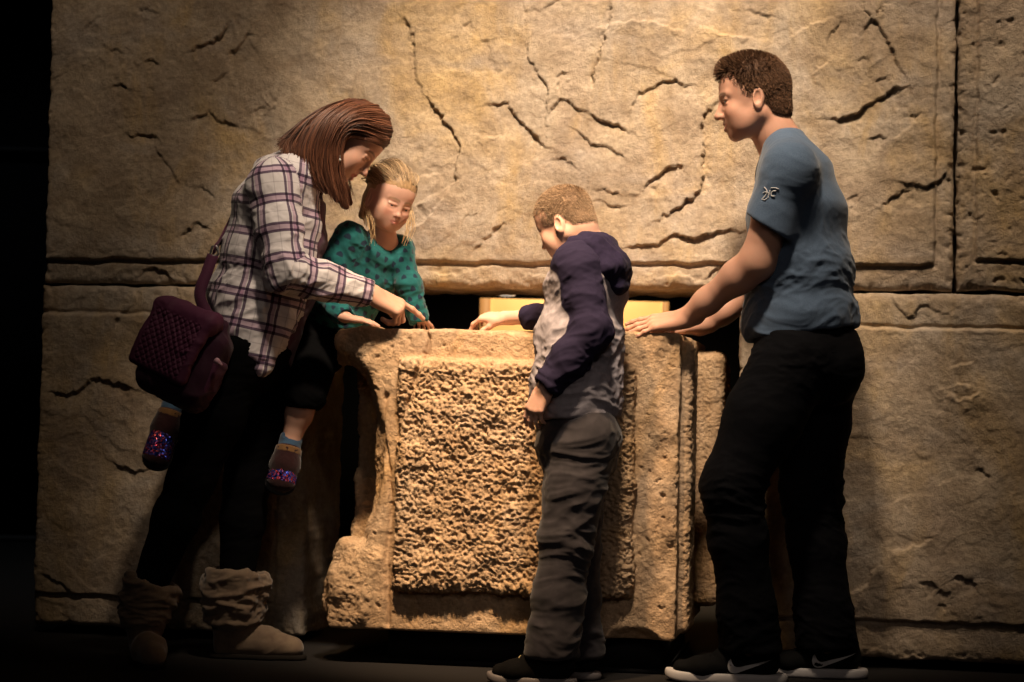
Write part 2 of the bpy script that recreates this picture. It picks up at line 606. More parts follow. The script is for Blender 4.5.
def crack_height(S, Z, rs):
    """height change that the flaked edges make on grid points (S, Z)"""
    h = np.zeros_like(S)
    wob = perlin(np.stack([S * 38, Z * 38, S * 0 + 3.3], 1)) * 0.007 + perlin(np.stack([S * 11, Z * 11, S * 0 + 9.3], 1)) * 0.006
    wob2 = perlin(np.stack([S * 38, Z * 38, S * 0 + 7.7], 1)) * 0.007 + perlin(np.stack([S * 11, Z * 11, S * 0 + 1.1], 1)) * 0.006
    wob = wob + perlin(np.stack([S * 62, Z * 62, S * 0 + 2.2], 1)) * 0.0075 + perlin(np.stack([S * 150, Z * 150, S * 0 + 4.2], 1)) * 0.003
    wob2 = wob2 + perlin(np.stack([S * 62, Z * 62, S * 0 + 6.2], 1)) * 0.0075 + perlin(np.stack([S * 150, Z * 150, S * 0 + 8.2], 1)) * 0.003
    var = 1 + 0.7 * perlin(np.stack([S * 14, Z * 14, S * 0 + 5.5], 1))
    s_, z_ = S + wob, Z + wob2
    for amp, gr, P in CRACKS:
        lo, hi = P.min(0) - 0.13, P.max(0) + 0.13
        m = np.flatnonzero((s_ > lo[0]) & (s_ < hi[0]) & (z_ > lo[1]) & (z_ < hi[1]))
        if not len(m): continue
        x, z = s_[m], z_[m]
        best = np.full(len(m), 9.0, F32); sgn = np.zeros(len(m), F32); endt = np.zeros(len(m), F32); acc = 0.0
        L = np.linalg.norm(np.diff(P, axis=0), axis=1); tot = L.sum()
        up = P[-1] - P[0]
        n_up = np.array([-up[1], up[0]]);
        flip = 1.0 if n_up[1] > 0 else -1.0
        if abs(up[0]) < 0.25 * abs(up[1]): flip = 1.0 if n_up[0] > 0 else -1.0
        for (a, b, l) in zip(P[:-1], P[1:], L):
            d = (b - a) / max(l, 1e-6)
            t = (x - a[0]) * d[0] + (z - a[1]) * d[1]
            tc = np.clip(t, 0, l)
            qx, qz = x - a[0] - tc * d[0], z - a[1] - tc * d[1]
            dist = np.sqrt(qx * qx + qz * qz)
            side = ((x - a[0]) * -d[1] + (z - a[1]) * d[0]) * flip
            u = dist < best
            best[u] = dist[u]; sgn[u] = side[u]
            endt[u] = ((acc + tc) / tot)[u]
            acc += l
        taper = np.clip(np.minimum(endt, 1 - endt) * 5 + 0.25, 0, 1)
        sd = np.where(sgn > 0, best, -best)
        A = abs(amp) * taper * np.clip(var[m], 0.3, 1.8)
        if amp > 0:      # the lower side falls away under the edge, then eases back
            drop = -A * np.exp(np.minimum(sd, 0) / 0.05) * np.clip(0.5 - sd / 0.003, 0, 1)
            lip = 0.25 * A * np.exp(-np.maximum(sd, 0) / 0.025) * (sd > 0)
        else:            # the lower side stands proud: its top edge catches the light
            drop = A * np.exp(np.minimum(sd, 0) / 0.06) * np.clip(0.5 - sd / 0.005, 0, 1)
            lip = -0.3 * A * np.exp(-np.maximum(sd, 0) / 0.02) * (sd > 0)
        h[m] += (1.4 if amp > 0 else 1.7) * drop + lip - gr * 1.1 * taper * np.clip(var[m], 0.2, 1.6) * np.exp(-(best / 0.0024) ** 2)
    return h


def wall_block(name, s0, s1, z0, z1, margins, boss, m, label, seed, pit=0.0, edge_rough=0.006, step=0.004):
    """one dressed block: boss standing proud of drafted margins (left, right, bottom, top)"""
    step *= Q
    ns, nz = max(8, int((s1 - s0) / step)), max(8, int((z1 - z0) / step))
    s = np.linspace(s0, s1, ns); z = np.linspace(z0, z1, nz)
    S, Z = [g.ravel().astype(F32) for g in np.meshgrid(s, z, indexing='ij')]
    o = S * 0 + seed
    # borders wander a little
    e1 = fbm(np.stack([Z * 9, o, o], 1), 4) * edge_rough
    e2 = fbm(np.stack([S * 9, o + 5, o], 1), 4) * edge_rough
    u, v = (S - s0) / (s1 - s0), (Z - z0) / (z1 - z0)
    wu, wv = np.maximum(0, np.abs(u - .5) * 2 - .8) * 5, np.maximum(0, np.abs(v - .5) * 2 - .8) * 5
    Sx, Zx = S + e1 * wu, Z + e2 * wv
    h = fbm(np.stack([S * 2.2, Z * 2.2, o], 1), 3) * 0.012 + fbm(np.stack([S * 9, Z * 9, o + 2], 1), 4) * 0.0036
    h += fbm(np.stack([S * 42, Z * 42, o + 4], 1), 4, 0.6) * 0.0009
    # shallow flakes: terraces of low noise
    t = fbm(np.stack([S * 3.2 + Z, Z * 3.6 - S, o + 8], 1), 4) * 2.0
    fr = t - np.floor(t)
    h += (np.floor(t) + np.clip(fr * 7, 0, 1)) * 0.0024
    if pit:
        pn = fbm(np.stack([S * 26, Z * 26, o + 6], 1), 3)
        h -= np.clip(pn - 0.35, 0, 1) * 0.03 * pit
        h += fbm(np.stack([S * 18, Z * 18, o + 1], 1), 4, 0.6) * 0.004 * pit
    ml, mr, mb, mt = margins
    jit = fbm(np.stack([S * 14, Z * 14, o + 3], 1), 3) * 0.006
    inside = np.full(len(S), 9.0)
    if ml is not None: inside = np.minimum(inside, S - (s0 + ml))
    if mr is not None: inside = np.minimum(inside, (s1 - mr) - S)
    if mb is not None: inside = np.minimum(inside, Z - (z0 + mb))
    if mt is not None: inside = np.minimum(inside, (z1 - mt) - Z)
    inside = inside + jit
    h += boss * (np.clip(inside / 0.008, -1, 1) * 0.5 + 0.5)
    h -= 0.012 * np.exp(-(inside / 0.006) ** 2) * (1 if boss > 0 else 0)
    h += crack_height(S, Z, None)
    d = np.minimum(np.minimum(S - s0, s1 - S), np.minimum(Z - z0, z1 - Z))
    h -= 0.016 * np.exp(-d / 0.008) + np.clip(fbm(np.stack([S * 30, Z * 30, o + 9], 1), 3), 0, 1) * 0.02 * np.exp(-d / 0.02)
    front = WP + Sx[:, None] * WU + Zx[:, None] * np.array([0, 0, 1.0]) + h[:, None] * WN
    idx = np.arange(ns * nz).reshape(ns, nz)
    f = np.stack([idx[:-1, :-1], idx[1:, :-1], idx[1:, 1:], idx[:-1, 1:]], -1).reshape(-1, 4)
    ring = np.concatenate([idx[:, 0], idx[-1, 1:], idx[-2::-1, -1], idx[0, -2:0:-1]])
    V = [front]; Fs = [f]; prev = ring; base = len(front)
    nd = max(3, int(WT / 0.03))
    for k in range(1, nd + 1):
        dep = WT * k / nd
        P = WP + Sx[ring][:, None] * WU + Zx[ring][:, None] * np.array([0, 0, 1.0])
        bulge = fbm(np.stack([Sx[ring] * 12, Zx[ring] * 12, ring * 0 + dep * 12 + seed], 1), 3) * 0.008
        c = WP + (s0 + s1) / 2 * WU + np.array([0, 0, (z0 + z1) / 2])
        P = P - WN * dep
        out = np.zeros((len(ring), 3))
        out += np.where(np.abs(S[ring] - s0) < 1e-5, -1, np.where(np.abs(S[ring] - s1) < 1e-5, 1, 0))[:, None] * WU
        out += np.where(np.abs(Z[ring] - z0) < 1e-5, -1, np.where(np.abs(Z[ring] - z1) < 1e-5, 1, 0))[:, None] * np.array([0, 0, 1.0])
        P = P + out * bulge[:, None]
        V.append(P)
        cur = base + np.arange(len(ring)); base += len(ring)
        n1, n2 = np.roll(prev, -1), np.roll(cur, -1)
        Fs.append(np.stack([prev, cur, n2, n1], 1))
        prev = cur
    ob = mesh_obj(name, np.concatenate(V), np.concatenate(Fs), m)
    return tag(ob, label, None, None, 'structure')


M_STONE = stone('tan_sandstone')
M_STONE_R = stone('weathered_sandstone', dark=0.12, pit=1.3)
M_STONE_L = stone('brown_sandstone', dark=0.1)

sL, _ = on_wall(47, 150)
sG, _ = on_wall(955, 150)
sLL, _ = on_wall(37, 450)
sLR, _ = on_wall(306, 450)
sRL, _ = on_wall(738, 450)
zJ = 1.178
wall_block('wall_upper', sL, sG - 0.003, zJ, 2.75, (0.0, 0.052, 0.075, None), 0.014, M_STONE, 'huge tan stone block of the wall above the opening, cracked and flaked', 1.0)
wall_block('wall_right', sG + 0.008, sG + 0.9, zJ + 0.002, 2.75, (0.055, None, 0.09, None), 0.010, M_STONE_R, 'pitted stone block of the wall beyond the vertical joint', 21.0, pit=0.65)
wall_block('wall_lower_right', sRL, sRL + 1.75, 0.03, zJ - 0.010, (None, None, 0.115, 0.105), 0.010, M_STONE, 'smooth stone block of the wall behind the man', 41.0)
wall_block('wall_lower_left', sLL, sLR, 0.03, zJ - 0.010, (0.0, 0.10, 0.10, 0.09), 0.012, M_STONE_L, 'brown stone block of the wall behind the woman', 61.0)


# ------------------------------------------------------------------ room shell
def box_mesh(lo, hi):
    x0, y0, z0 = lo; x1, y1, z1 = hi
    V = [(x0, y0, z0), (x1, y0, z0), (x1, y1, z0), (x0, y1, z0), (x0, y0, z1), (x1, y0, z1), (x1, y1, z1), (x0, y1, z1)]
    Fc = [(0, 3, 2, 1), (4, 5, 6, 7), (0, 1, 5, 4), (1, 2, 6, 5), (2, 3, 7, 6), (3, 0, 4, 7)]
    return np.array(V, float), np.array(Fc)


def room_piece(name, lo, hi, m, label=None):
    return tag(mesh_obj(name, *box_mesh(lo, hi), m, smooth=False), label, None, None, 'structure')


t = NT('dark_carpet')
co = t.coord()
t.base(t.ramp(t.noise(co, 220, 4, 0.7), [(0.3, (0.009, 0.008, 0.008)), (0.7, (0.022, 0.019, 0.018))]))
t.set(Roughness=0.95, Specular_IOR_Level=0.15)
t.bump(t.noise(co, 400, 3, 0.6), 0.5, 0.004)
M_CARPET = t.m
M_BLACK = plain('black_paint', (0.006, 0.006, 0.007), 0.8, spec=0.2)
M_DARKWALL = plain('charcoal_paint', (0.03, 0.03, 0.032), 0.8, spec=0.2)
room_piece('floor', (-6, -1.5, -0.1), (6, 11.5, 0), M_CARPET, 'dark carpeted gallery floor')
room_piece('ceiling', (-6, -1.5, 4.6), (6, 11.5, 4.7), M_BLACK, 'black gallery ceiling')
room_piece('wall_back', (-6, 11.3, 0), (6, 11.5, 4.6), M_BLACK, 'black far wall of the gallery')
room_piece('wall_left', (-6.1, -1.5, 0), (-6, 11.5, 4.6), M_BLACK)
room_piece('wall_east', (6, -1.5, 0), (6.1, 11.5, 4.6), M_BLACK)
room_piece('wall_front', (-6, -1.6, 0), (6, -1.5, 4.6), M_BLACK)
bp = at(20, 540, 11.27)
room_piece('baseboard_back', (-6, 11.26, 0), (6, 11.3, 0.03), M_DARKWALL, 'thin pale base strip along the black far wall')
tr = at(20, 150, 11.27)
room_piece('trim_1', (-6, 11.24, tr[2] - 0.012), (-1.9, 11.3, tr[2] + 0.012), M_DARKWALL, 'thin horizontal rail on the black far wall')


# ------------------------------------------------------------------ carved stone block on its plinth
BF = 6.005                                   # distance of the front face at x = 0
bx0, bx1 = at(328, 500, BF)[0], at(677, 500, BF - 0.085)[0]


def blk(s, d, z):
    """block coordinates: s along the front, d into the block, z up"""
    return np.array([0, BF, 0]) + WU * s + (-WN) * d + np.array([0, 0, z])


RB = np.stack([WU, -WN, [0, 0, 1.0]], 1)
S0, S1 = bx0 * 1.0157, bx1 * 1.0157
ZB, ZT = 0.105, 1.018
DB = 0.95
sh = Shape()
mid = (S0 + S1) / 2
sh.box(blk(mid, DB / 2, (ZB + ZT) / 2), ((S1 - S0) / 2, DB / 2, (ZT - ZB) / 2), RB, 0.012)
# front boss
f0, f1 = at(398, 470, BF)[0] * 1.0157, at(634, 470, BF - 0.08)[0] * 1.0157
zb0, zb1 = at(500, 591, BF)[2], at(500, 362, BF)[2]
sh.box(blk((f0 + f1) / 2, 0.03, (zb0 + zb1) / 2), ((f1 - f0) / 2, 0.062, (zb1 - zb0) / 2), RB, 0.02, 0.012)
# bosses along the right-hand side
sh.box(blk(S1 + 0.0, 0.17, 0.56), (0.030, 0.10, 0.435), RB, 0.02, 0.012)
sh.box(blk(S1 + 0.0, 0.76, 0.57), (0.085, 0.17, 0.41), RB, 0.03, 0.012)
# broken left-hand corner: planes knocked off the edge
sh.ell(blk(S0 + 0.000, -0.03, 0.62), (0.165, 0.17, 0.345), RB, 0.02, True)
sh.cut(blk(S0 + 0.015, 0.01, 1.0), [-0.45, -0.45, 0.77], 0.02)
sh.ell(blk(S0 + 0.036, 0.17, 0.70), (0.092, 0.17, 0.265), RB, 0.02, True)
sh.ell(blk(S0 + 0.034, 0.14, 0.48), (0.082, 0.14, 0.16), RB, 0.03, True)
RC = RB @ np.array(Matrix.Rotation(math.radians(14), 3, 'Y')) @ np.array(Matrix.Rotation(math.radians(-24), 3, 'Z'))
sh.box(blk(S0 + 0.090, 0.085, 0.245), (0.085, 0.085, 0.115), RC, 0.03, 0.02)
RC2 = RB @ np.array(Matrix.Rotation(math.radians(-18), 3, 'Y')) @ np.array(Matrix.Rotation(math.radians(30), 3, 'Z'))
sh.box(blk(S0 + 0.050, 0.060, 0.185), (0.050, 0.055, 0.085), RC2, 0.02, 0.02)
sh.cut(blk(mid, 0, ZB), [0, 0, -1], 0.004)
# chips at the front right corner, top and foot
sh.ell(blk(S1 + 0.012, -0.015, 0.88), (0.105, 0.040, 0.17), RB, 0.006, True)
sh.ell(blk(S1 - 0.035, -0.03, 0.66), (0.065, 0.042, 0.085), RB, 0.006, True)
sh.ell(blk(S1 - 0.01, -0.02, 0.34), (0.05, 0.035, 0.10), RB, 0.006, True)
sh.ell(blk(S1 + 0.02, -0.02, 0.55), (0.05, 0.035, 0.14), RB, 0.01, True)
sh.ell(blk(S1 - 0.12, -0.02, ZB - 0.01), (0.09, 0.06, 0.05), RB, 0.01, True)
sh.ell(blk(mid + 0.1, -0.01, ZT + 0.012), (0.12, 0.05, 0.028), RB, 0.01, True)
V, Fq = sh.mesh(0.0037)
N = vnormals(V, Fq)
L = (V - np.array([0, BF, 0])) @ RB
s_, d_, z_ = L[:, 0], L[:, 1], L[:, 2]
jit = fbm(L * 9, 3) * 0.012
inb = np.minimum.reduce([s_ - f0, f1 - s_, z_ - zb0, zb1 - z_]) + jit
front = np.clip((0.06 - d_) / 0.03, 0, 1)
m_front = np.clip(inb / 0.02 + 0.5, 0, 1) * front
m_side = np.clip((s_ - S1 - 0.002) / 0.012, 0, 1)
m_rag = np.clip((S0 + 0.15 - s_) / 0.05, 0, 1)
rough_m = np.clip(m_front + m_side + 0.35 * m_rag, 0, 1)
w = L + 0.012 * np.stack([perlin(L * 16 + 3), perlin(L * 16 + 9), perlin(L * 16 + 5)], 1)
pick = fbm(w * np.array([50, 56, 70]), 4, 0.62, True)
pick2 = fbm(w * np.array([95, 100, 120]) + 4, 3, 0.55)
big = fbm(L * 6.0, 3)
hgt = rough_m * (0.0078 * pick + 0.0060 * pick2 + 0.014 * big + 0.006 * fbm(L * 17 + 6, 2))
pits = np.clip(fbm(L * 42, 3) - 0.38, 0, 1)
hgt *= 1 - 0.65 * m_side
hgt += (1 - rough_m) * (0.0035 * fbm(L * 13, 4) + 0.0018 * fbm(L * 60, 3) - 0.016 * pits)
hgt += m_rag * (0.014 * fbm(L * 8 + 2, 4))
# cracks running down the front face


def on_front(px, py):
    d = ray(px, py)
    o = np.array([0, BF, 0])
    p = EYE + d * (((o - EYE) @ WN) / (d @ WN))
    return float((p - o) @ WU), float(p[2])


for pts, dep, sg in ((((424, 326), (429, 338), (427, 355), (420, 372), (412, 398), (403, 420), (399, 440)), .015, .0060),
                     (((386, 395), (381, 430), (389, 470), (391, 510), (387, 555), (388, 628)), .014, .0075)):
    Pc = [np.array(on_front(*p)) for p in pts]
    wob_ = .004 * perlin(L * 30)
    best = np.full(len(V), 9.0)
    for a_, b_ in zip(Pc[:-1], Pc[1:]):
        ab = b_ - a_
        tt = np.clip(((s_ - a_[0]) * ab[0] + (z_ - a_[1]) * ab[1]) / (ab @ ab), 0, 1)
        best = np.minimum(best, np.hypot(s_ + wob_ - a_[0] - tt * ab[0], z_ - a_[1] - tt * ab[1]))
    hgt -= dep * np.exp(-(best / sg) ** 2) * np.clip((.10 - d_) / .04, 0, 1)
hgt *= np.clip((z_ - ZB) / 0.02, 0, 1)
V = V + N * hgt[:, None]
stone_block = tag(mesh_obj('stone_block', V, Fq, stone('rough_limestone', pit=1.5, tone=(0.98, 0.85, 0.71))),
                  'big rough tan stone block with smooth drafted margins, in the middle of the group', 'stone block')

# plinth: recessed black box with a base skirt
pl = Shape()
pl.box(blk(mid + 0.06, DB / 2 + 0.02, ZB / 2 + 0.001), ((S1 - S0) / 2 - 0.11, DB / 2 - 0.06, ZB / 2 - 0.001), RB, 0.004)
plinth = empty('plinth', blk(mid, DB / 2, 0))
tag(plinth, 'low black plinth carrying the rough stone block', 'plinth')
Vp, Fp = box_mesh((S0 + 0.17, 0.08, 0.012), (S1 - 0.05, DB - 0.04, ZB - 0.0005))
mesh_obj('body', np.array([0, BF, 0]) + Vp @ RB.T, Fp, M_BLACK, plinth, smooth=False)
Vp, Fp = box_mesh((S0 + 0.15, 0.065, 0.0), (S1 - 0.035, DB - 0.03, 0.014))
mesh_obj('base', np.array([0, BF, 0]) + Vp @ RB.T, Fp, M_BLACK, plinth, smooth=False)

# ------------------------------------------------------------------ lit display wall in the room behind the opening
YP = 9.3
p0, p1 = at(480, 298, YP), at(669, 298, YP)
disp = empty('display_wall', ((p0[0] + p1[0]) / 2, YP, 0))
tag(disp, 'amber yellow display wall seen through the opening under the lintel', 'display wall')
t = NT('amber_paint')
t.base(t.ramp(t.noise(t.coord(), 6, 3), [(0.3, (0.80, 0.48, 0.20)), (0.7, (0.86, 0.55, 0.25))]))
t.set(Roughness=0.6)
M_AMBER = t.m
M_BROWN = plain('brown_trim', (0.30, 0.16, 0.06), 0.6)
zt = p0[2]
mesh_obj('panel', *box_mesh((p0[0] + 0.05, YP, 0.12), (p1[0] - 0.03, YP + 0.08, zt)), M_AMBER, disp, smooth=False)
tag(mesh_obj('post', *box_mesh((p0[0], YP - 0.012, 0), (p0[0] + 0.05, YP + 0.09, zt)), M_BROWN, disp, smooth=False), 'left post')
tag(mesh_obj('post', *box_mesh((p1[0] - 0.03, YP - 0.012, 0), (p1[0], YP + 0.09, zt)), M_BROWN, disp, smooth=False), 'right post')
mesh_obj('base', *box_mesh((p0[0] + 0.05, YP - 0.004, 0), (p1[0] - 0.03, YP + 0.084, 0.12)), M_BROWN, disp, smooth=False)
lx = float(at(507, 297, YP)[0])
lp = np.array([lx, YP + 0.02, zt + 0.022])
glint = empty('glint_fixture', (lx, YP + 0.02, zt))  # made-up glowing fixture that stands for a glint on the panel top
tag(glint, 'small white lamp on the top edge of the amber display wall, a made-up glowing part', 'glint')
hd = Shape(); hd.ell(lp, (0.042, 0.03, 0.013), None, 0.002); hd.cut(lp + [0, 0, 0.007], [0, 0, 1])
mesh_obj('glint_head', *hd.mesh(0.003), plain('glint_glow', (0.9, 0.9, 0.9), 0.4, emit=(1, 0.95, 0.85), es=0.3), glint)
st = Shape(); st.cap(lp + [0, 0, -0.004], [lx, YP + 0.02, zt + .002], 0.006, 0.012, .004); st.cut([0, 0, zt + .0005], [0, 0, -1])
mesh_obj('stem', *st.mesh(0.003), M_BLACK, glint)


# ------------------------------------------------------------------ lights
def spot(name, loc, target, watts, size, blend, color, radius=0.06):
    d = bpy.data.lights.new(name, 'SPOT')
    d.energy = watts; d.spot_size = math.radians(size); d.spot_blend = blend; d.color = color; d.shadow_soft_size = radius
    o = bpy.data.objects.new(name, d)
    C.objects.link(o)
    o.location = loc
    o.rotation_euler = (Vector(target) - Vector(loc)).to_track_quat('-Z', 'Y').to_euler()
    return o


WARM = (1.0, 0.79, 0.57)
spot('ceiling_or_fill_spot', (0.15, 4.0, 4.5), (0.13, 6.40, 1.30), 1680, 37, 1.0, WARM, 0.24)
spot('ceiling_or_fill_spot', (1.1, 4.5, 4.5), (1.25, 6.2, 1.95), 340, 36, 1.0, WARM, 0.08)
spot('ceiling_or_fill_spot', (-1.1, 4.3, 4.5), (-1.0, 6.6, 1.95), 100, 42, 1.0, WARM, 0.08)
spot('ceiling_or_fill_spot', (-0.50, 4.0, 4.45), (0.0, 6.0, 0.58), 1550, 18, 0.9, (1.0, 0.66, 0.36), 0.10)
spot('ceiling_or_fill_spot', (0.3, 8.2, 3.6), (0.3, 9.3, 0.9), 700, 70, 0.6, (1.0, 0.75, 0.45))
spot('ceiling_or_fill_spot', (1.0, 0.8, 3.4), (0.35, 5.85, 0.75), 75, 22, 1.0, (1.0, 0.82, 0.70), 0.4)  # added fill from the camera side, lifts the boy's and man's backs
spot('ceiling_or_fill_spot', (-0.6, 0.6, 2.4), (0.0, 6.0, 0.5), 34, 32, 1.0, (1.0, 0.82, 0.70), 0.4)  # added low fill in place of ambient light, lifts the shoes
spot('ceiling_or_fill_spot', (-3.2, 9.0, 4.4), (-3.0, 9.8, 0.0), 60, 90, 1.0, (0.9, 0.95, 1.0), 0.2)  # added weak source so the far left floor shows faintly
w = bpy.data.worlds.new('world')
bpy.context.scene.world = w
w.use_nodes = True
w.node_tree.nodes['Background'].inputs[0].default_value = (0.9, 0.75, 0.6, 1)
w.node_tree.nodes['Background'].inputs[1].default_value = 0.008
# ------------------------------------------------------------------ people: shared anatomy
def frame(F, up):
    """columns: forward, left, up"""
    F = nrm(F); L = nrm(np.cross(up, F)); U = np.cross(F, L)
    return np.stack([F, L, U], 1)


class Head:
    """local axes: x forward, y left, z up; origin mid-head at eye height; s = scale"""
    def __init__(h, o, F, up, s=1.0, child=0.0, fem=0.0, jaw=1.0, lid=0.0):
        h.lid = lid
        h.o = np.asarray(o, float); h.R = frame(F, up); h.s = s; h.child = child; h.fem = fem; h.jaw = jaw

    def w(h, x, y, z): return h.o + h.s * (h.R @ np.array([x, y, z]))

    def local(h, V): return ((V - h.o) @ h.R) / h.s

    def build(h, S, smile=0.0, ears=True):
        w, s, R, c, fm = h.w, h.s, h.R, h.child, h.fem

        def ell(x, y, z, rx, ry, rz, k=0.02, sub=False, tilt=None):
            RR = R if tilt is None else R @ tilt
            S.ell(w(x, y, z), np.array([rx, ry, rz]) * s, RR, k * s, sub)

        def cap(a, b, ra, rb, k=0.01, sub=False): S.cap(w(*a), w(*b), ra * s, rb * s, k * s, sub)
        ell(-0.014, 0, 0.032, 0.099, 0.077 + 0.003 * c, 0.088 + 0.003 * c)
        ell(0.028, 0, 0.040, 0.056, 0.064, 0.060, 0.03)                 # forehead
        fj = 1 - 0.16 * c
        zc = -0.100 * fj
        ell(0.026, 0, -0.030, 0.062, 0.060, 0.070 * fj, 0.03)           # face
        jw = (0.046 - 0.004 * fm + 0.002 * c)
        for y in (1, -1):
            cap((-0.010, y * jw * 1.12, -0.050 * fj), (0.050, y * 0.022, zc + 0.012), 0.020, 0.018, 0.03)
            ell(0.058, y * 0.036, -0.034 * fj, 0.024, 0.024 + 0.004 * c, 0.024 + 0.004 * c, 0.022)    # cheek
            ell(0.040, y * 0.036, -0.066 * fj, 0.030, 0.022, 0.030, 0.025)
        cap((0.064, 0.011, zc + 0.004), (0.064, -0.011, zc + 0.004), 0.0185 - 0.002 * fm, 0.0185 - 0.002 * fm, 0.016)   # chin
        ell(0.061, 0, -0.062 * fj, 0.028, 0.032, 0.030, 0.02)           # muzzle
        br = 0.011 * (1 - 0.45 * fm - 0.5 * c)
        for y in (1, -1):
            cap((0.080, y * 0.010, 0.017), (0.068, y * 0.046, 0.020), br, br * 0.8, 0.014)
            ell(0.099, y * 0.031, -0.002, 0.021, 0.019, 0.0135, 0.012, True)                 # socket
            cap((0.0825, y * 0.019, 0.0065 - .006 * h.lid), (0.0775, y * 0.044, 0.0050 - .005 * h.lid), 0.0050 + .002 * h.lid, 0.0045, 0.005)    # upper lid
            cap((0.0805, y * 0.020, -0.0095), (0.0765, y * 0.044, -0.0080), 0.004, 0.004, 0.005)   # lower lid
        nl = 1 - 0.33 * c - 0.10 * fm
        cap((0.083, 0, 0.010), (0.083 + 0.022 * nl, 0, -0.034 * (0.9 * fj + 0.1)), 0.0075 * (1 - .2 * c), 0.0095 * (1 - 0.3 * c), 0.012)
        tip = 0.088 + 0.018 * nl
        ell(tip, 0, -0.037 * fj, 0.010 * (1 - .2 * c), 0.0105 * (1 - .3 * c - .2 * fm * (1 - c)), 0.0095 * (1 - .25 * c - .2 * fm * (1 - c)), 0.008)
        for y in (1, -1):
            ell(0.087 - .003 * c, y * 0.0125 * (1 - .2 * c), -0.041 * fj, 0.011 * (1 - .2 * c), 0.0075 * (1 - .25 * c), 0.0075 * (1 - .2 * c), 0.007)
            S.ball(w(0.096, y * 0.0065, -0.0475 * fj), 0.0032 * s, 0.003 * s, True)
        zl = -0.066 * fj
        my = 0.022 + 0.005 * smile - 0.003 * c
        dz = 0.009 * smile
        for y in (1, -1):
            cap((0.0895, 0, zl + 0.0045), (0.078, y * my, zl + dz), 0.0048 * (1 - .25 * c), 0.003, 0.006)
            cap((0.0880, 0, zl - 0.0065 - 0.005 * smile), (0.0775, y * my * 0.9, zl + dz - 0.003), 0.0058 * (1 - .25 * c), 0.003, 0.006)
            if smile: cap((0.0895, 0, zl - 0.0015), (0.0790, y * my * 0.8, zl + dz * 0.7 - 0.001), 0.0040, 0.0024, 0.002, True)
            else: cap((0.0930, 0, zl - 0.0008), (0.0805, y * my * 0.95, zl - 0.0008), 0.0014, 0.001, 0.0015, True)
        if ears:
            for y in (1, -1):
                tl = np.array(Matrix.Rotation(math.radians(-12), 3, 'Y')) @ np.array(Matrix.Rotation(math.radians(y * 18), 3, 'Z'))
                yy = y * (0.0755 + 0.003 * c)
                ell(-0.012, yy, -0.010, 0.0185, 0.0085, 0.031, 0.006, False, tl)
                ell(-0.008, yy + y * 0.0075, -0.008, 0.0115, 0.0075, 0.0205, 0.003, True, tl)
                ell(-0.008, yy + y * 0.001, -0.034, 0.009, 0.006, 0.010, 0.006, False)

    def eyes(h, parent, iris=(0.10, 0.16, 0.22)):
        for y in (0.031, -0.031):
            r = 0.0125 * h.s
            c = h.w(0.0715, y, -0.001)
            bm = bmesh.new()
            bmesh.ops.create_uvsphere(bm, u_segments=24, v_segments=16, radius=r)
            V = np.array([v.co for v in bm.verts]); Fc = [[v.index for v in f.verts] for f in bm.faces]
            bm.free()
            gaze = nrm(h.R @ np.array([1, 0, -0.12]))
            cc = np.full((len(V), 3), 0.46, F32)
            dd = (V / r) @ gaze
            cc[dd > 0.86] = iris
            cc[dd > 0.965] = (0.01, 0.01, 0.01)
            mesh_obj('eye', V + c, Fc, M_EYE, parent, cols=cc)

    def paint(h, V, col, skin, lip, brow=None, stubble=0.0, flush=0.0):
        """intrinsic colours of a face: lips, eyebrows, beard shadow, rosy cheeks"""
        L = h.local(V)
        near = np.abs(L).max(1) < 0.16
        c, fj = h.child, 1 - 0.16 * h.child
        zl = -0.066 * fj

        def blend(m, cl):
            m = np.clip(m, 0, 1)[:, None]
            col[:] = col * (1 - m) + np.array(cl) * m
        fr = near & (L[:, 0] > 0.05)
        e = ((L[:, 1] / (0.024 - .005 * c)) ** 2 + ((L[:, 2] - zl + 0.001) / (0.010 - .0025 * c)) ** 2)
        blend(np.where(fr & (L[:, 0] > 0.074), np.clip((1.25 - e) * 2.5, 0, 0.85), 0), lip)
        ck = np.exp(-(((np.abs(L[:, 1]) - 0.040) / 0.018) ** 2 + ((L[:, 2] + 0.035 * fj) / 0.018) ** 2)) * fr
        blend(ck * flush, (skin[0] * 1.0, skin[1] * 0.66, skin[2] * 0.60))
        nose = np.exp(-((L[:, 0] - 0.108) / 0.012) ** 2 - (L[:, 1] / 0.014) ** 2 - ((L[:, 2] + 0.037) / 0.013) ** 2) * fr
        blend(nose * 0.35, (skin[0] * 1.0, skin[1] * 0.66, skin[2] * 0.60))
        if brow is not None:
            zz = 0.0185 + 0.005 * (1 - ((np.abs(L[:, 1]) - 0.030) / 0.022) ** 2)
            b = (np.abs(np.abs(L[:, 1]) - 0.030) < 0.021) * np.clip(1.5 - np.abs(L[:, 2] - zz) / 0.0036, 0, 1) * (L[:, 0] > 0.055)
            blend(b * 0.8 * near, brow)
        if stubble:
            st = near * (L[:, 2] < -0.042 * fj) * (L[:, 0] > -0.02) * np.clip((-0.042 - L[:, 2]) / 0.02, 0, 1)
            blend(st * stubble, (skin[0] * 0.62, skin[1] * 0.58, skin[2] * 0.58))
        return col


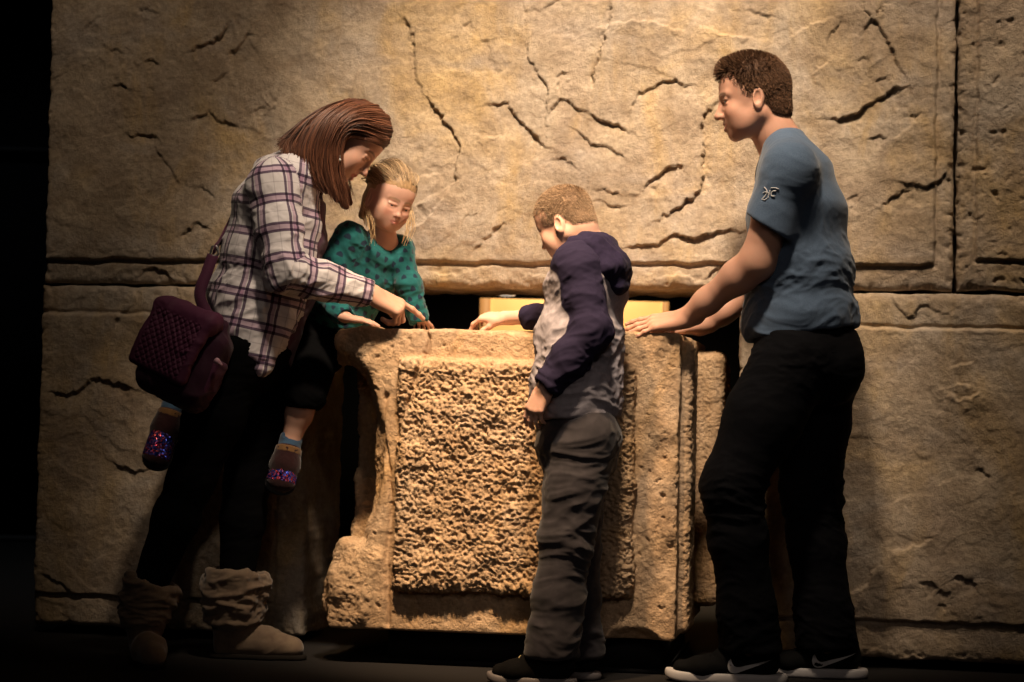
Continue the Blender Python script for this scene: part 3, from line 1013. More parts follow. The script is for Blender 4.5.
def hand(S, W, x, z, side, s=1.0, curl=None, thumb=(0.5, 0.35), k=0.006):
    """palm and five fingers; x towards the fingertips, z out of the back of the hand; curl = (knuckle, middle, tip) angles per finger"""
    x = nrm(x); z = nrm(np.asarray(z, float) - x * (x @ np.asarray(z, float))); y = np.cross(z, x) * side
    curl = curl or {}

    def w(a, b, c): return W + s * (a * x + b * y + c * z)
    base = {'index': (0.096, 0.029), 'middle': (0.099, 0.009), 'ring': (0.095, -0.011), 'little': (0.086, -0.029)}
    ln = {'index': (0.042, 0.025, 0.020), 'middle': (0.046, 0.028, 0.021), 'ring': (0.043, 0.026, 0.021), 'little': (0.033, 0.020, 0.018)}
    rad = {'index': 0.0088, 'middle': 0.0090, 'ring': 0.0085, 'little': 0.0076}
    S.cap(w(-0.03, 0, 0), w(0.012, 0, 0), 0.024 * s, 0.026 * s, 0.012 * s)
    for f, (bx, by) in base.items():
        S.cap(w(0.008, by * 0.62, 0.0), w(bx, by, 0.0), 0.0150 * s, 0.0118 * s, 0.014 * s)
    S.ell(w(0.040, 0.024, -0.008), np.array([0.034, 0.017, 0.015]) * s, np.stack([x, y, z], 1), 0.014 * s)
    S.ell(w(0.040, -0.022, -0.006), np.array([0.036, 0.014, 0.013]) * s, np.stack([x, y, z], 1), 0.014 * s)
    for f, (bx, by) in base.items():
        cu = curl.get(f, curl.get('all', (0.25, 0.3, 0.2)))
        sp = {'index': 0.07, 'middle': 0.01, 'ring': -0.06, 'little': -0.14}[f] * curl.get('spread', 1.0)
        p = np.array([bx, by, 0.0]); a = 0.0; r = rad[f]
        for i, l in enumerate(ln[f]):
            a += cu[i]
            q = p + l * np.array([math.cos(a) * math.cos(sp), math.cos(a) * math.sin(sp), -math.sin(a)])
            S.cap(w(*p), w(*q), r * s, (r - 0.0008) * s, (0.004 if i else 0.008) * s)
            S.ball(w(*p), (r + 0.0006) * s, 0.003 * s)
            p = q; r -= 0.0007
    sp, dn = thumb
    p = np.array([0.022, 0.024, -0.006]); r = 0.0135
    for i, l in enumerate((0.040, 0.032, 0.026)):
        a = sp * (1.0, 0.75, 0.5)[i]
        q = p + l * np.array([math.cos(a) * math.cos(dn), math.sin(a) * math.cos(dn), -math.sin(dn)])
        S.cap(w(*p), w(*q), r * s, (r - 0.0018) * s, 0.008 * s)
        p = q; r -= 0.0020
    return w


def fold_disp(V, N, amp, fx=(9, 9, 22), seed=0.0, sharp=1.3, oct=3):
    """cloth creases: warped ridged noise pushed along the normal"""
    q = V * np.array(fx) + seed
    q = q + 0.9 * np.stack([perlin(V * 5 + seed), perlin(V * 5 + seed + 8), perlin(V * 5 + seed + 4)], 1)
    r = fbm(q, oct, 0.5, True)
    return V + N * (amp * np.sign(r) * np.abs(r) ** sharp * 0.6)[:, None]


def garment(name, S, h, m, parent, amp=0.004, fx=(9, 9, 22), seed=0.0, uvf=None, colf=None, sm=1, ampf=None, extra=None):
    V, Fq = keep_largest(*S.mesh(h))
    if sm: V = smooth_mesh(V, Fq, sm)
    uv = uvf(V) if uvf else None
    col = colf(V) if colf else None
    if amp:
        N = vnormals(V, Fq)
        V2 = fold_disp(V, N, amp, fx, seed)
        if ampf is not None: V2 = V + (V2 - V) * ampf(V)[:, None]
        V = V2
    if extra is not None: V = extra(V, Fq)
    return mesh_obj(name, V, Fq, m, parent, uv=uv, cols=col)


def skin_body(S, parent, heads, skin, lip, brow, m, h=0.0028, stubble=0, flush=0.3, nails=None):
    V, Fq = keep_largest(*S.mesh(h))
    V = smooth_mesh(V, Fq, 1, 0.4)
    col = np.tile(np.array(skin, F32), (len(V), 1))
    mot = fbm(V * 22, 3)
    col *= (1 + 0.05 * mot)[:, None]
    heads.paint(V, col, skin, lip, brow, stubble, flush)
    for (c, r) in (nails or []):
        d = np.linalg.norm(V - c, axis=1)
        mm = np.clip((r - d) / (0.4 * r), 0, 1)[:, None]
        col[:] = col * (1 - mm * 0.4) + mm * 0.4 * np.array((skin[0], skin[1] * 0.7, skin[2] * 0.66))
    return mesh_obj('body', V, Fq, m, parent, cols=col)


def shoe(name, heel, toe, up, m_up, m_sole, parent, length=None, width=0.10, height=0.11, sole_h=0.026, ankle=None, toe_up=0.007):
    """low trainer: heel and toe are ground points; returns the upper's object and a local frame"""
    heel = np.asarray(heel, float); toe = np.asarray(toe, float)
    x = nrm(toe - heel); z = nrm(np.asarray(up, float)); y = np.cross(z, x); z = np.cross(x, y)
    L = np.linalg.norm(toe - heel)
    R = np.stack([x, y, z], 1)

    def w(a, b, c): return heel + x * a * L + y * b * width + z * c
    hw = width / 2
    U = Shape()
    U.ecap(w(0.16, 0, sole_h + 0.022), w(0.45, 0, sole_h + 0.020), (hw * 0.80, 0.040), (hw * 0.92, 0.036), y, 0.03)
    U.ecap(w(0.45, 0, sole_h + 0.018), w(0.74, 0.04, sole_h + 0.012), (hw * 0.92, 0.036), (hw * 0.98, 0.026), y, 0.03)
    U.ecap(w(0.70, 0.04, sole_h + 0.012), w(0.90, 0.03, sole_h + 0.010), (hw * 0.98, 0.027), (hw * 0.70, 0.020), y, 0.03, capf=1.0)
    U.ecap(w(0.19, 0, sole_h + 0.02), w(0.23, 0, height), (hw * 0.78, 0.052), (hw * 0.74, 0.050), y, 0.03)
    U.ecap(w(0.24, 0, height - 0.03), w(0.55, 0, sole_h + 0.045), (hw * 0.55, 0.03), (hw * 0.55, 0.022), y, 0.03)
    U.cut(w(0, 0, sole_h * 0.7), -z, 0.004)
    up_o = garment(name, U, 0.004, m_up, parent, 0.0015, (20, 20, 20))
    So = Shape()
    So.ecap(w(0.16, 0, sole_h * 0.5), w(0.45, 0, sole_h * 0.5), (hw * 0.93, sole_h * 1.4), (hw * 1.03, sole_h * 1.4), y, 0.02, capf=1.5)
    So.ecap(w(0.45, 0, sole_h * 0.5), w(0.87, 0.03, sole_h * 0.5), (hw * 1.03, sole_h * 1.4), (hw * 0.90, sole_h * 1.4), y, 0.02, capf=1.3)
    So.cut(w(0, 0, sole_h), z, 0.004)
    So.cut(w(0, 0, 0.001), -z, 0.003)
    V, Fq = So.mesh(0.004)
    tt = np.clip(((V - heel) @ x) / L - 0.78, 0, 1) / 0.22
    V = V + np.outer(tt ** 2 * toe_up, z)
    mesh_obj('sole', V, Fq, m_sole, up_o)
    return up_o, w, U


def decal(name, pts2d, place, m, parent, thick=0.0012):
    """a flat emblem: closed 2-D outline laid on a surface by place(u, v) -> (point, normal)"""
    P = [place(u, v) for u, v in pts2d]
    top = [p + n * thick for p, n in P]
    bot = [p - n * 0.002 for p, n in P]
    k = len(P)
    c = np.mean(top, 0)
    V = top + bot
    Fc = [(i, (i + 1) % k, k + (i + 1) % k, k + i) for i in range(k)]
    return V, Fc


def hole_ring(base, c, r, R, n=49):
    """the rim where an ellipsoidal neck hole meets the garment"""
    c = np.asarray(c, float); r = np.asarray(r, float); out = []
    for a in np.linspace(0, 2 * math.pi, n):
        ph = np.linspace(-1.5, 1.5, 400)
        E = np.stack([np.cos(a) * np.cos(ph) * r[0], np.sin(a) * np.cos(ph) * r[1], np.sin(ph) * r[2]], 1) @ R.T + c
        v = base.sample(E)
        i = np.flatnonzero((v[:-1] < 0) & (v[1:] >= 0))
        out.append(E[i[-1]] if len(i) else E[np.abs(v).argmin()])
    out[-1] = out[0]
    out = np.array(out)
    for _ in range(2): out[:-1] = (np.roll(out[:-1], 1, 0) + out[:-1] * 2 + np.roll(out[:-1], -1, 0)) / 4; out[-1] = out[0]
    return out


def surface_hit(S, p, d, t1=0.3, n=240):
    """march from p along d to the first point inside the solid"""
    ts = np.linspace(0, t1, n)
    P = p + ts[:, None] * d
    v = S.sample(P)
    i = np.flatnonzero(v < 0)
    return P[i[0]] if len(i) else p


def hair_strands(roots, dirs, length, steps, gravity, push, jitter=0.05, seed=0, stiff=0.75, curl=0.0, clump=None):
    """grow strands: keep heading, droop, stay outside the solids that push() describes"""
    r = np.random.default_rng(seed)
    n = len(roots)
    P = np.zeros((n, steps, 3), F32); P[:, 0] = roots
    d = dirs / np.linalg.norm(dirs, axis=1, keepdims=True)
    st = (np.asarray(length) / (steps - 1)).reshape(-1, 1) * np.ones((n, 1))
    g = np.array(gravity, float)
    off = r.normal(size=(n, 3)) * jitter
    for i in range(1, steps):
        nd = d * stiff + g * (1 - stiff) + off * 0.3 + r.normal(size=(n, 3)) * jitter * 0.3
        nd /= np.linalg.norm(nd, axis=1, keepdims=True)
        p = P[:, i - 1] + nd * st
        p = push(p)
        d = p - P[:, i - 1]
        d /= np.maximum(np.linalg.norm(d, axis=1, keepdims=True), 1e-6)
        P[:, i] = p
    return P


def pusher(S, margin):
    def push(p):
        q = p.astype(F32)
        for _ in range(2):
            v = S.sample(q)
            e = 0.002
            g = np.stack([S.sample(q + np.array(o, F32) * e) - v for o in ((1, 0, 0), (0, 1, 0), (0, 0, 1))], 1) / e
            g /= np.maximum(np.linalg.norm(g, axis=1, keepdims=True), 1e-6)
            m = np.asarray(margin)
            q = q + g * np.maximum(m - v, 0)[:, None]
        return q
    return push


def guided_strands(guides, n, samples, spread, seed, lift=0.0):
    """strands that follow a sheet of guide curves, each guide a list of world points"""
    r = np.random.default_rng(seed)
    G = np.stack([spline(g, samples) for g in guides])
    u = r.uniform(0, len(guides) - 1 - 1e-6, n)
    # smooth across guides
    i = u.astype(int); f = (u - i)[:, None, None]
    f = f * f * (3 - 2 * f)
    P = G[i] * (1 - f) + G[i + 1] * f
    t = np.linspace(0, 1, samples)[None, :, None]
    a = r.normal(size=(n, 1, 3)) * spread * (0.25 + t)
    ph = r.uniform(0, 6.28, (n, 1, 3)); fr = r.uniform(3, 7, (n, 1, 3))
    P = P + a + np.sin(fr * t + ph) * spread * 0.45 * t
    # uneven ends
    L = r.uniform(0.82, 1.0, n)
    tt = np.linspace(0, 1, samples)
    out = np.empty_like(P)
    for k in range(n):
        for ax in range(3): out[k, :, ax] = np.interp(tt * L[k], tt, P[k, :, ax])
    return out.astype(F32)


def strand_obj(name, P, r0, parent, m, c0, c1, seed=0, taper=0.5, sides=3, rj=0.3):
    r = np.random.default_rng(seed)
    n, k, _ = P.shape
    t = np.linspace(0, 1, k)
    rad = r0 * (1 + rj * r.normal(size=(n, 1))).clip(0.4, 2) * (1 - taper * t[None, :] ** 2)
    V, Fq = tubes(P, rad, sides)
    mixv = np.clip(r.beta(1.6, 1.6, size=(n, 1, 1)) + 0.15 * np.sin(t * 9)[None, :, None], 0, 1)
    c = np.array(c0) * (1 - mixv) + np.array(c1) * mixv
    c = np.repeat(c[:, :, None, :], sides, 2) * np.ones((n, k, sides, 3))
    return V, Fq, c.reshape(-1, 3)


def scalp_roots(head, n, accept, seed=0, lift=0.0):
    """random points on the skull (head-local ellipsoid) that accept() keeps"""
    r = np.random.default_rng(seed)
    out = []
    while sum(len(o) for o in out) < n:
        v = r.normal(size=(4000, 3)); v /= np.linalg.norm(v, axis=1, keepdims=True)
        L = np.array([-0.014, 0, 0.032]) + v * np.array([0.099, 0.078, 0.089])
        fo = np.array([0.028, 0, 0.040])
        q = (L - fo) / np.array([0.056, 0.064, 0.060]); k = np.linalg.norm(q, axis=1)
        ins = (k < 1) & (k > 0.3)
        L[ins] = fo + (L[ins] - fo) / k[ins][:, None]
        out.append(L[accept(L)])
    L = np.concatenate(out)[:n]
    nn = (L - np.array([-0.014, 0, 0.032])) / np.array([0.099, 0.078, 0.089]) ** 2
    nn /= np.linalg.norm(nn, axis=1, keepdims=True)
    return L + nn * lift, nn


def skull_only(head, grow=0.0):
    S = Shape()
    s = head.s
    S.ell(head.w(-0.014, 0, 0.032), np.array([0.099, 0.078, 0.089]) * s + grow, head.R, 0.02)
    S.ell(head.w(0.028, 0, 0.040), np.array([0.056, 0.064, 0.060]) * s + grow, head.R, 0.03)
    return S


M_EYE = tinted('eye', 0.15, 0.6)
M_SKIN = tinted('skin', 0.52, 0.35, 0.12)
M_HAIR = tinted('hair', 0.5, 0.35)
M_HAIR_MATT = tinted('short_hair', 0.65, 0.15)
# ------------------------------------------------------------------ the man in the blue T-shirt
def build_man():
    D = 0.07                                   # he stands this much further than the first estimate
    def A(x, y, Y): return at(x, y, Y + D)
    root = empty('person', [A(770, 675, 5.85)[0], 5.85 + D, 0])
    tag(root, 'man in a blue T-shirt and black jeans leaning both hands on the block, smiling', 'person')
    lat = nrm([-0.06, -1, 0])
    shL, shR = A(790, 169, 5.65), A(783, 172, 6.02)
    elL, wrL = A(757, 262, 5.70), A(686, 318, 5.86)
    elR, wrR = A(771, 280, 6.03), A(700, 326, 6.02)
    hipL, knL, anL = A(795, 352, 5.76), A(732, 484, 5.72), A(751, 645, 5.76)
    hipR, knR, anR = A(813, 352, 5.94), A(811, 492, 5.94), A(827, 642, 5.93)
    head = Head(A(752, 99, 5.85), [-1, 0.05, -0.17], [-0.17, 0, 1], 1.02)
    tor = [(A(785, 152, 5.86), (.085, .07)), (A(795, 176, 5.86), (.170, .100)), (A(797, 212, 5.85), (.182, .130)), (A(797, 268, 5.85), (.172, .146)), (A(800, 322, 5.85), (.172, .148)), (A(806, 352, 5.85), (.165, .14))]
    S = Shape()
    S.echain([(p, (a - .014, b - .014)) for p, (a, b) in tor], lat, 0.05)
    S.chain([(A(767, 118, 5.85), .058), (A(775, 135, 5.855), .060), (A(787, 155, 5.86), .072)], 0.03)
    head.build(S, smile=1.0)
    for sh, el, wr in ((shL, elL, wrL), (shR, elR, wrR)):
        d = nrm(el - sh); e = nrm(wr - el)
        S.chain([(sh, .060), (sh + (el - sh) * .45, .059), (el, .049)], 0.03)
        S.chain([(el, .049), (el + (wr - el) * .25, .0475), (el + (wr - el) * .7, .036), (wr, .030)], 0.03)
    for hp, kn, an in ((hipL, knL, anL), (hipR, knR, anR)):
        S.chain([(hp, .085), (kn, .055), (kn + (an - kn) * .3, .055), (an, .032)], 0.03)
        S.cap(an, an + np.array([-0.0, 0, -0.05]), .030, .026, 0.02)
    # left hand flat on the corner of the block, right hand further back
    tipL = A(632, 326, 5.96)
    flat = dict(all=(0.10, 0.16, 0.10), index=(0.06, 0.14, 0.10), little=(0.14, 0.2, 0.12), spread=1.6)
    hand(S, wrL, np.array([-1, 0.30, -0.16]), [-0.1, -0.55, 0.85], -1, 1.05, flat, (0.62, 0.18))
    hand(S, wrR, np.array([-1, 0.06, -0.12]), [-0.12, 0.1, 1], 1, 1.0, flat, (0.55, 0.18))
    skin = (0.53, 0.285, 0.20)
    body = skin_body(S, root, head, skin, (0.46, 0.20, 0.16), (0.10, 0.055, 0.03), M_SKIN, stubble=0.35, flush=0.35)
    head.eyes(body)
    # teeth behind the smile
    T = Shape(); T.ecap(head.w(0.0790, 0.013, -0.0655), head.w(0.0790, -0.013, -0.0655), (0.005, 0.008), (0.005, 0.008), head.R[:, 2], 0.003)
    mesh_obj('teeth', *T.mesh(0.0025), plain('tooth', (0.75, 0.70, 0.62), 0.3), body)

    # T-shirt: sleeves first (hollowed and hemmed), then the trunk
    Sh = Shape()
    for sh, el in ((shL, elL), (shR, elR)):
        d = nrm(el - sh)
        Sh.cap(sh, sh + (el - sh) * .60 + d * .03, .070, .080, 0.04)
    eL = shL + (elL - shL) * .60; dL = nrm(nrm(elL - shL) + np.array([-0.18, 0, 0.10]))
    eR = shR + (elR - shR) * .60; dR = nrm(elR - shR)
    for e, d in ((eL, dL), (eR, dR)):
        Sh.cap(e - d * .035, e + d * .12, .060, .0755, 0.006, True)
        x = nrm(np.cross(d, [0, 1, 0.2])); y = np.cross(d, x)
        Sh.box(e + d * .086, (.12, .12, .08), np.stack([x, y, d], 1), 0.002, 0.004, True)
    Sh.echain([(p, (a + .006, b + .006)) for p, (a, b) in tor[1:]], lat, 0.05)
    Sh.ecap(A(783, 143, 5.86), tor[1][0], (.085, .068), (.17, .10), lat, 0.05)
    Sh.cap(A(786, 152, 5.78), shL + [0, 0, -.006], .055, .068, 0.05)
    Sh.cap(A(784, 152, 5.93), shR + [0, 0, -.006], .055, .068, 0.05)
    # neck hole
    RR = frame([-.78, 0, -.62], [-.62, 0, .78])
    base = Shape(); base.ops = [o for o in Sh.ops if not o[4]]
    ring = hole_ring(base, A(767, 126, 5.855), (.085, .069, .056), RR)
    Sh.ell(A(767, 126, 5.855), (.085, .069, .056), RR, 0.006, True)
    Sh.cut(A(800, 330, 5.85) + np.array([0, 0, -.008]), [0.16, 0, -1], 0.006)
    hem = A(800, 330, 5.85)

    def amp_t(V):
        z = V[:, 2]
        a = 0.35 + 0.9 * np.clip((1.35 - z) / 0.25, 0, 1)
        return a
    t = NT('blue_jersey')
    co = t.coord()
    t.base(t.ramp(t.noise(co, 260, 3, 0.7), [(0.25, (0.058, 0.090, 0.150)), (0.75, (0.094, 0.140, 0.215))]))
    t.set(Roughness=0.92, Specular_IOR_Level=0.2, Sheen_Weight=0.15)
    t.bump(t.noise(co, 900, 2), 0.12, 0.001)
    sh_o = garment('t_shirt', Sh, 0.004, t.m, root, 0.0085, (6, 7, 11), 3.0, ampf=amp_t, sm=2)
    V, Fq = tubes(np.array([ring]), np.full((1, 49), .0062), 8)
    mesh_obj('collar', V, Fq, t.m, sh_o)
    # white print on the sleeve: small curling strokes
    M_PRINT = plain('white_print', (0.48, 0.48, 0.50), 0.85)
    strokes = [[(764, 187), (766, 189), (767, 192), (765, 196), (763, 198)], [(763, 193), (766, 192), (769, 193)], [(762, 199), (765, 200), (767, 198)],
               [(770, 190), (769, 194), (768, 198)], [(776, 191), (773, 191), (771, 194), (772, 196), (775, 196)], [(771, 188), (775, 188), (779, 189)]]
    parts = []
    for stq in strokes:
        pp = spline(stq, 14)
        pts = []
        for x, y in pp:
            o = at(x, y, 5.2); d = nrm(ray(x, y))
            pts.append(surface_hit(Sh, o, d, 1.2, 900) - d * 0.0045)
        V, Fq = tubes(np.array([pts]), np.full((1, 14), .0019), 6)
        parts.append((V, Fq))
    V, Fq = join(parts)
    mesh_obj('sleeve_print', V, Fq, M_PRINT, sh_o)

    # black jeans
    J = Shape()
    J.ecap(A(803, 326, 5.85), A(808, 365, 5.85), (.165, .150), (.172, .150), lat, 0.05)
    J.ell(A(832, 368, 5.80), (.085, .10, .11), None, 0.05); J.ell(A(832, 368, 5.94), (.085, .10, .11), None, 0.05)
    for hp, kn, an, kk in ((hipL, knL, anL, 1.0), (hipR, knR, anR, 1.0)):
        J.chain([(hp + [0, 0, -0.02], .118), (hp + (kn - hp) * .5, .108), (kn, .084)], 0.04)
        J.chain([(kn, .084), (kn + (an - kn) * .35, .080), (kn + (an - kn) * .75, .077), (an + [0, 0, -0.02], .086)], 0.03)
    for an in (anL, anR):
        J.box(an + [0, 0, -0.095], (.14, .11, .08), None, .003, .006, True)
    J.cut(A(800, 322, 5.85), [0.14, 0, 1], 0.006)
    t = NT('black_denim')
    co = t.coord()
    t.base(t.ramp(t.noise(co, 420, 3, 0.7), [(0.3, (0.0022, 0.0022, 0.003)), (0.75, (0.006, 0.006, 0.008))]))
    t.set(Roughness=0.85, Specular_IOR_Level=0.08, Sheen_Weight=0.0)
    t.bump(t.noise(t.scaled(co, (1, 1, 0.4)), 700, 2), 0.2, 0.001)

    def amp_j(V):
        z = V[:, 2]
        return 0.3 + 1.0 * np.exp(-((z - 0.52) / 0.12) ** 2) + 1.1 * np.exp(-((z - 0.14) / 0.10) ** 2) + 0.6 * np.exp(-((z - .93) / .08) ** 2)
    jo = garment('jeans', J, 0.0045, t.m, root, 0.008, (7, 7, 17), 9.0, ampf=amp_j)
    # back pocket: stitched patch outline on the seat
    pk = []
    for x, y in ((836, 352), (862, 350), (861, 372), (848, 380), (837, 374), (836, 352)):
        o = at(x - 4, y, 5.2); d = nrm(ray(x - 4, y))
        pk.append(surface_hit(J, o, d, 1.3, 900) - d * .001)
    V, Fq = tubes(np.array([spline(pk, 60)]), np.full((1, 60), .0022), 5)
    mesh_obj('back_pocket', V, Fq, t.m, jo)

    # trainers
    m_up = cloth('black_mesh', (0.006, 0.006, 0.0065), scale=200, bump=0.4, rough=0.85, sheen=0.0, spec=.08)
    m_sole = plain('white_rubber', (0.55, 0.52, 0.52), 0.55)
    m_logo = plain('pale_emblem', (0.60, 0.58, 0.58), 0.5)
    swoosh_top = [(0.0, 0.55), (-0.02, 0.30), (0.02, 0.08), (0.10, 0.0), (0.22, 0.03), (0.45, 0.22), (0.72, 0.46), (1.0, 0.72)]
    swoosh_bot = [(0.72, 0.55), (0.45, 0.40), (0.28, 0.30), (0.17, 0.29), (0.11, 0.36), (0.07, 0.50), (0.05, 0.66)]
    for heel, toe in ((np.array([A(781, 672, 5.84)[0], 5.765 + D, 0.0]), np.array([A(668, 672, 5.82)[0], 5.80 + D, 0.0])),
                      (np.array([A(862, 672, 5.98)[0], 5.935 + D, 0.0]), np.array([A(755, 672, 5.98)[0], 5.97 + D, 0.0]))):
        up_o, w, U = shoe('shoe', heel, toe, [0, 0, 1], m_up, m_sole, root, width=0.105, height=0.12, sole_h=0.030)
        # emblem: a tick lying on the outer (camera) side
        x = nrm(toe - heel)
        rows = []
        for u_v in zip(spline(swoosh_top, 26), spline(swoosh_bot[::-1] + [(1.0, 0.73)], 26)):
            row = []
            for (u, v) in u_v:
                a = 0.50 - 0.40 * u                  # hook towards the toe, tail towards the heel
                c = 0.033 + 0.062 * v
                o = heel + (toe - heel) * a + np.array([0, -0.12, c])
                row.append(surface_hit(U, o, np.array([0, 1.0, 0]), 0.2, 500) - np.array([0, 0.0025, 0]))
            rows.append(row)
        k = len(rows)
        Ve = [r_[0] for r_ in rows] + [r_[1] for r_ in rows]
        Ve += [p + np.array([0, .004, 0]) for p in Ve]
        Fc = []
        for i in range(k - 1):
            Fc += [(i, i + 1, k + i + 1, k + i), (2 * k + i, 3 * k + i, 3 * k + i + 1, 2 * k + i + 1),
                   (i, 2 * k + i, 2 * k + i + 1, i + 1), (k + i, k + i + 1, 3 * k + i + 1, 3 * k + i)]
        Fc += [(0, k, 3 * k, 2 * k), (k - 1, 3 * k - 1, 4 * k - 1, 2 * k - 1)]
        mesh_obj('emblem', Ve, Fc, m_logo, up_o, smooth=False)
        lc = []
        for q in range(5):
            a = 0.42 + q * 0.055
            cpt = []
            for b in np.linspace(-0.22, 0.22, 7):
                o = w(a + 0.02 * (q % 2), b, 0.2)
                cpt.append(surface_hit(U, o, np.array([0, 0, -1.0]), 0.2, 300) + np.array([0, 0, 0.001]))
            lc.append(cpt)
        V, Fq = tubes(np.array(lc), np.full((5, 7), .0028), 5)
        mesh_obj('laces', V, Fq, m_up, up_o)

    # short dark hair, longer and brushed up at the front
    hs = Shape()
    R, s = head.R, head.s
    hs.ell(head.w(-0.018, 0, 0.037), np.array([0.1025, 0.0815, 0.094]) * s, R, 0.01)
    hs.ell(head.w(0.006, 0, 0.064), np.array([0.074, 0.066, 0.050]) * s, R, 0.03)
    hs.cap(head.w(0.056, 0.030, 0.080), head.w(0.056, -0.030, 0.080), 0.014 * s, 0.014 * s, 0.025)
    hs.cap(head.w(0.000, 0.02, 0.104), head.w(0.000, -0.02, 0.104), 0.020 * s, 0.020 * s, 0.03)
    hs.ell(head.w(-0.06, 0, -0.03), np.array([0.052, 0.062, 0.06]) * s, R, 0.02)
    # hairline: cut away the face, ears and neck
    hs.cut(head.w(-0.075, 0, -0.066), R @ np.array([0.35, 0, -1]), 0.006)
    hs.box(head.w(0.10, 0, 0.000), np.array([0.052, 0.12, 0.080]) * s, R, 0.01, 0.006, True)
    hs.box(head.w(0.045, 0, -0.085), np.array([0.068, 0.12, 0.086]) * s, R, 0.01, 0.006, True)
    hs.ell(head.w(-0.012, 0.085, -0.016), np.array([0.022, 0.022, 0.036]) * s, R, 0.004, True)
    hs.ell(head.w(-0.012, -0.085, -0.016), np.array([0.022, 0.022, 0.036]) * s, R, 0.004, True)
    Vh, Fh = keep_largest(*hs.mesh(0.003))
    Nh = vnormals(Vh, Fh)
    Lh = head.local(Vh)
    Vh = Vh + Nh * (0.0015 * fbm(Lh * np.array([40, 90, 60]), 3))[:, None]
    r = np.random.default_rng(5)
    pick = r.choice(len(Vh), 8000, replace=False)
    root_p, nn = Vh[pick] - Nh[pick] * 0.003, Nh[pick]
    Lp = Lh[pick]
    topm = np.clip((Lp[:, 2] - 0.03) / 0.08, 0, 1) * np.clip((Lp[:, 0] + 0.12) / 0.16, 0, 1)
    flow = (R @ np.stack([-0.15 + .7 * topm, Lp[:, 1] * 2, -0.9 + 1.9 * topm], 0)).T
    dirs = nn * (0.65 + 0.25 * topm[:, None]) + flow * 0.8
    P = hair_strands(root_p, dirs, 0.009 + 0.008 * topm + .014 * np.clip((Lp[:, 0] - .01) / .05, 0, 1) * topm, 5, [0, 0, -1], lambda p: p, 0.12, 1, 0.95)
    V2, F2, c2 = strand_obj('hair', P, 0.0011, None, None, (0.030, 0.016, 0.010), (0.165, 0.085, 0.046), 3)
    cb = np.tile(np.array((0.065, 0.032, 0.017)), (len(Vh), 1)) * (1 + 0.4 * fbm(Lh * np.array([50, 120, 90]), 3))[:, None]
    V, Fq = join([(Vh, Fh), (V2, F2)])
    mesh_obj('hair', V, Fq, M_HAIR_MATT, root, cols=np.concatenate([cb, c2]))
    return root
# ------------------------------------------------------------------ the woman in the plaid shirt, and her bag
def plaid_mat():
    t = NT('plaid_flannel')
    a = t.attr('cloth').outputs['Vector']
    sep = t.new('ShaderNodeSeparateXYZ'); t.link(a, sep.inputs[0])

    def band(v, lo, hi, soft=0.012):
        return t.math('MULTIPLY', t.math('MULTIPLY_ADD', t.math('SUBTRACT', v, lo), 1 / soft, 0.5, True), t.math('MULTIPLY_ADD', t.math('SUBTRACT', hi, v), 1 / soft, 0.5, True))
    out = None
    white = (0.58, 0.55, 0.575)
    cols = []
    for ax, per in ((0, 0.088), (1, 0.092)):
        f = t.math('FRACT', t.math('DIVIDE', t.math('ADD', sep.outputs[ax], 10.0), per))
        pink = band(f, 0.10, 0.30) if ax else band(f, 0.12, 0.24)
        d1 = band(f, 0.04, 0.13); d2 = band(f, 0.27, 0.36)
        thin = band(f, 0.66, 0.69)
        dark = t.math('MAXIMUM', d1, d2)
        dark = t.math('MAXIMUM', dark, t.math('MULTIPLY', thin, 0.30))
        c = t.mix(t.math('MULTIPLY', pink, 0.62), (1, 1, 1), (0.60, 0.36, 0.56))
        c = t.mix(t.math('MULTIPLY', dark, 0.88), c, (0.075, 0.026, 0.10))
        cols.append(c)
    c = t.mix(1.0, cols[0], cols[1], 'MULTIPLY')
    c = t.mix(1.0, c, white, 'MULTIPLY')
    t.base(c)
    t.set(Roughness=0.9, Specular_IOR_Level=0.2, Sheen_Weight=0.15)
    t.bump(t.noise(t.coord(), 800, 2), 0.15, 0.001)
    return t.m


def limb_uv(V, pts, r, ref):
    """(u around, v along) on a bent limb; u = 0 on the side that ref points to"""
    best = np.full(len(V), 9.0); U = np.zeros(len(V)); W = np.zeros(len(V)); acc = 0
    for a, b in zip(pts[:-1], pts[1:]):
        a = np.asarray(a); b = np.asarray(b)
        ab = b - a; L = np.linalg.norm(ab); z = ab / L
        t = np.clip((V - a) @ z, 0, L)
        q = V - a - t[:, None] * z
        d = np.linalg.norm(q, axis=1)
        x = nrm(ref - z * (ref @ z)); y = np.cross(z, x)
        th = np.arctan2(q @ y, q @ x)
        m = d < best
        best[m] = d[m]; U[m] = (th * r)[m]; W[m] = (acc + (V - a) @ z)[m]
        acc += L
    return U, W


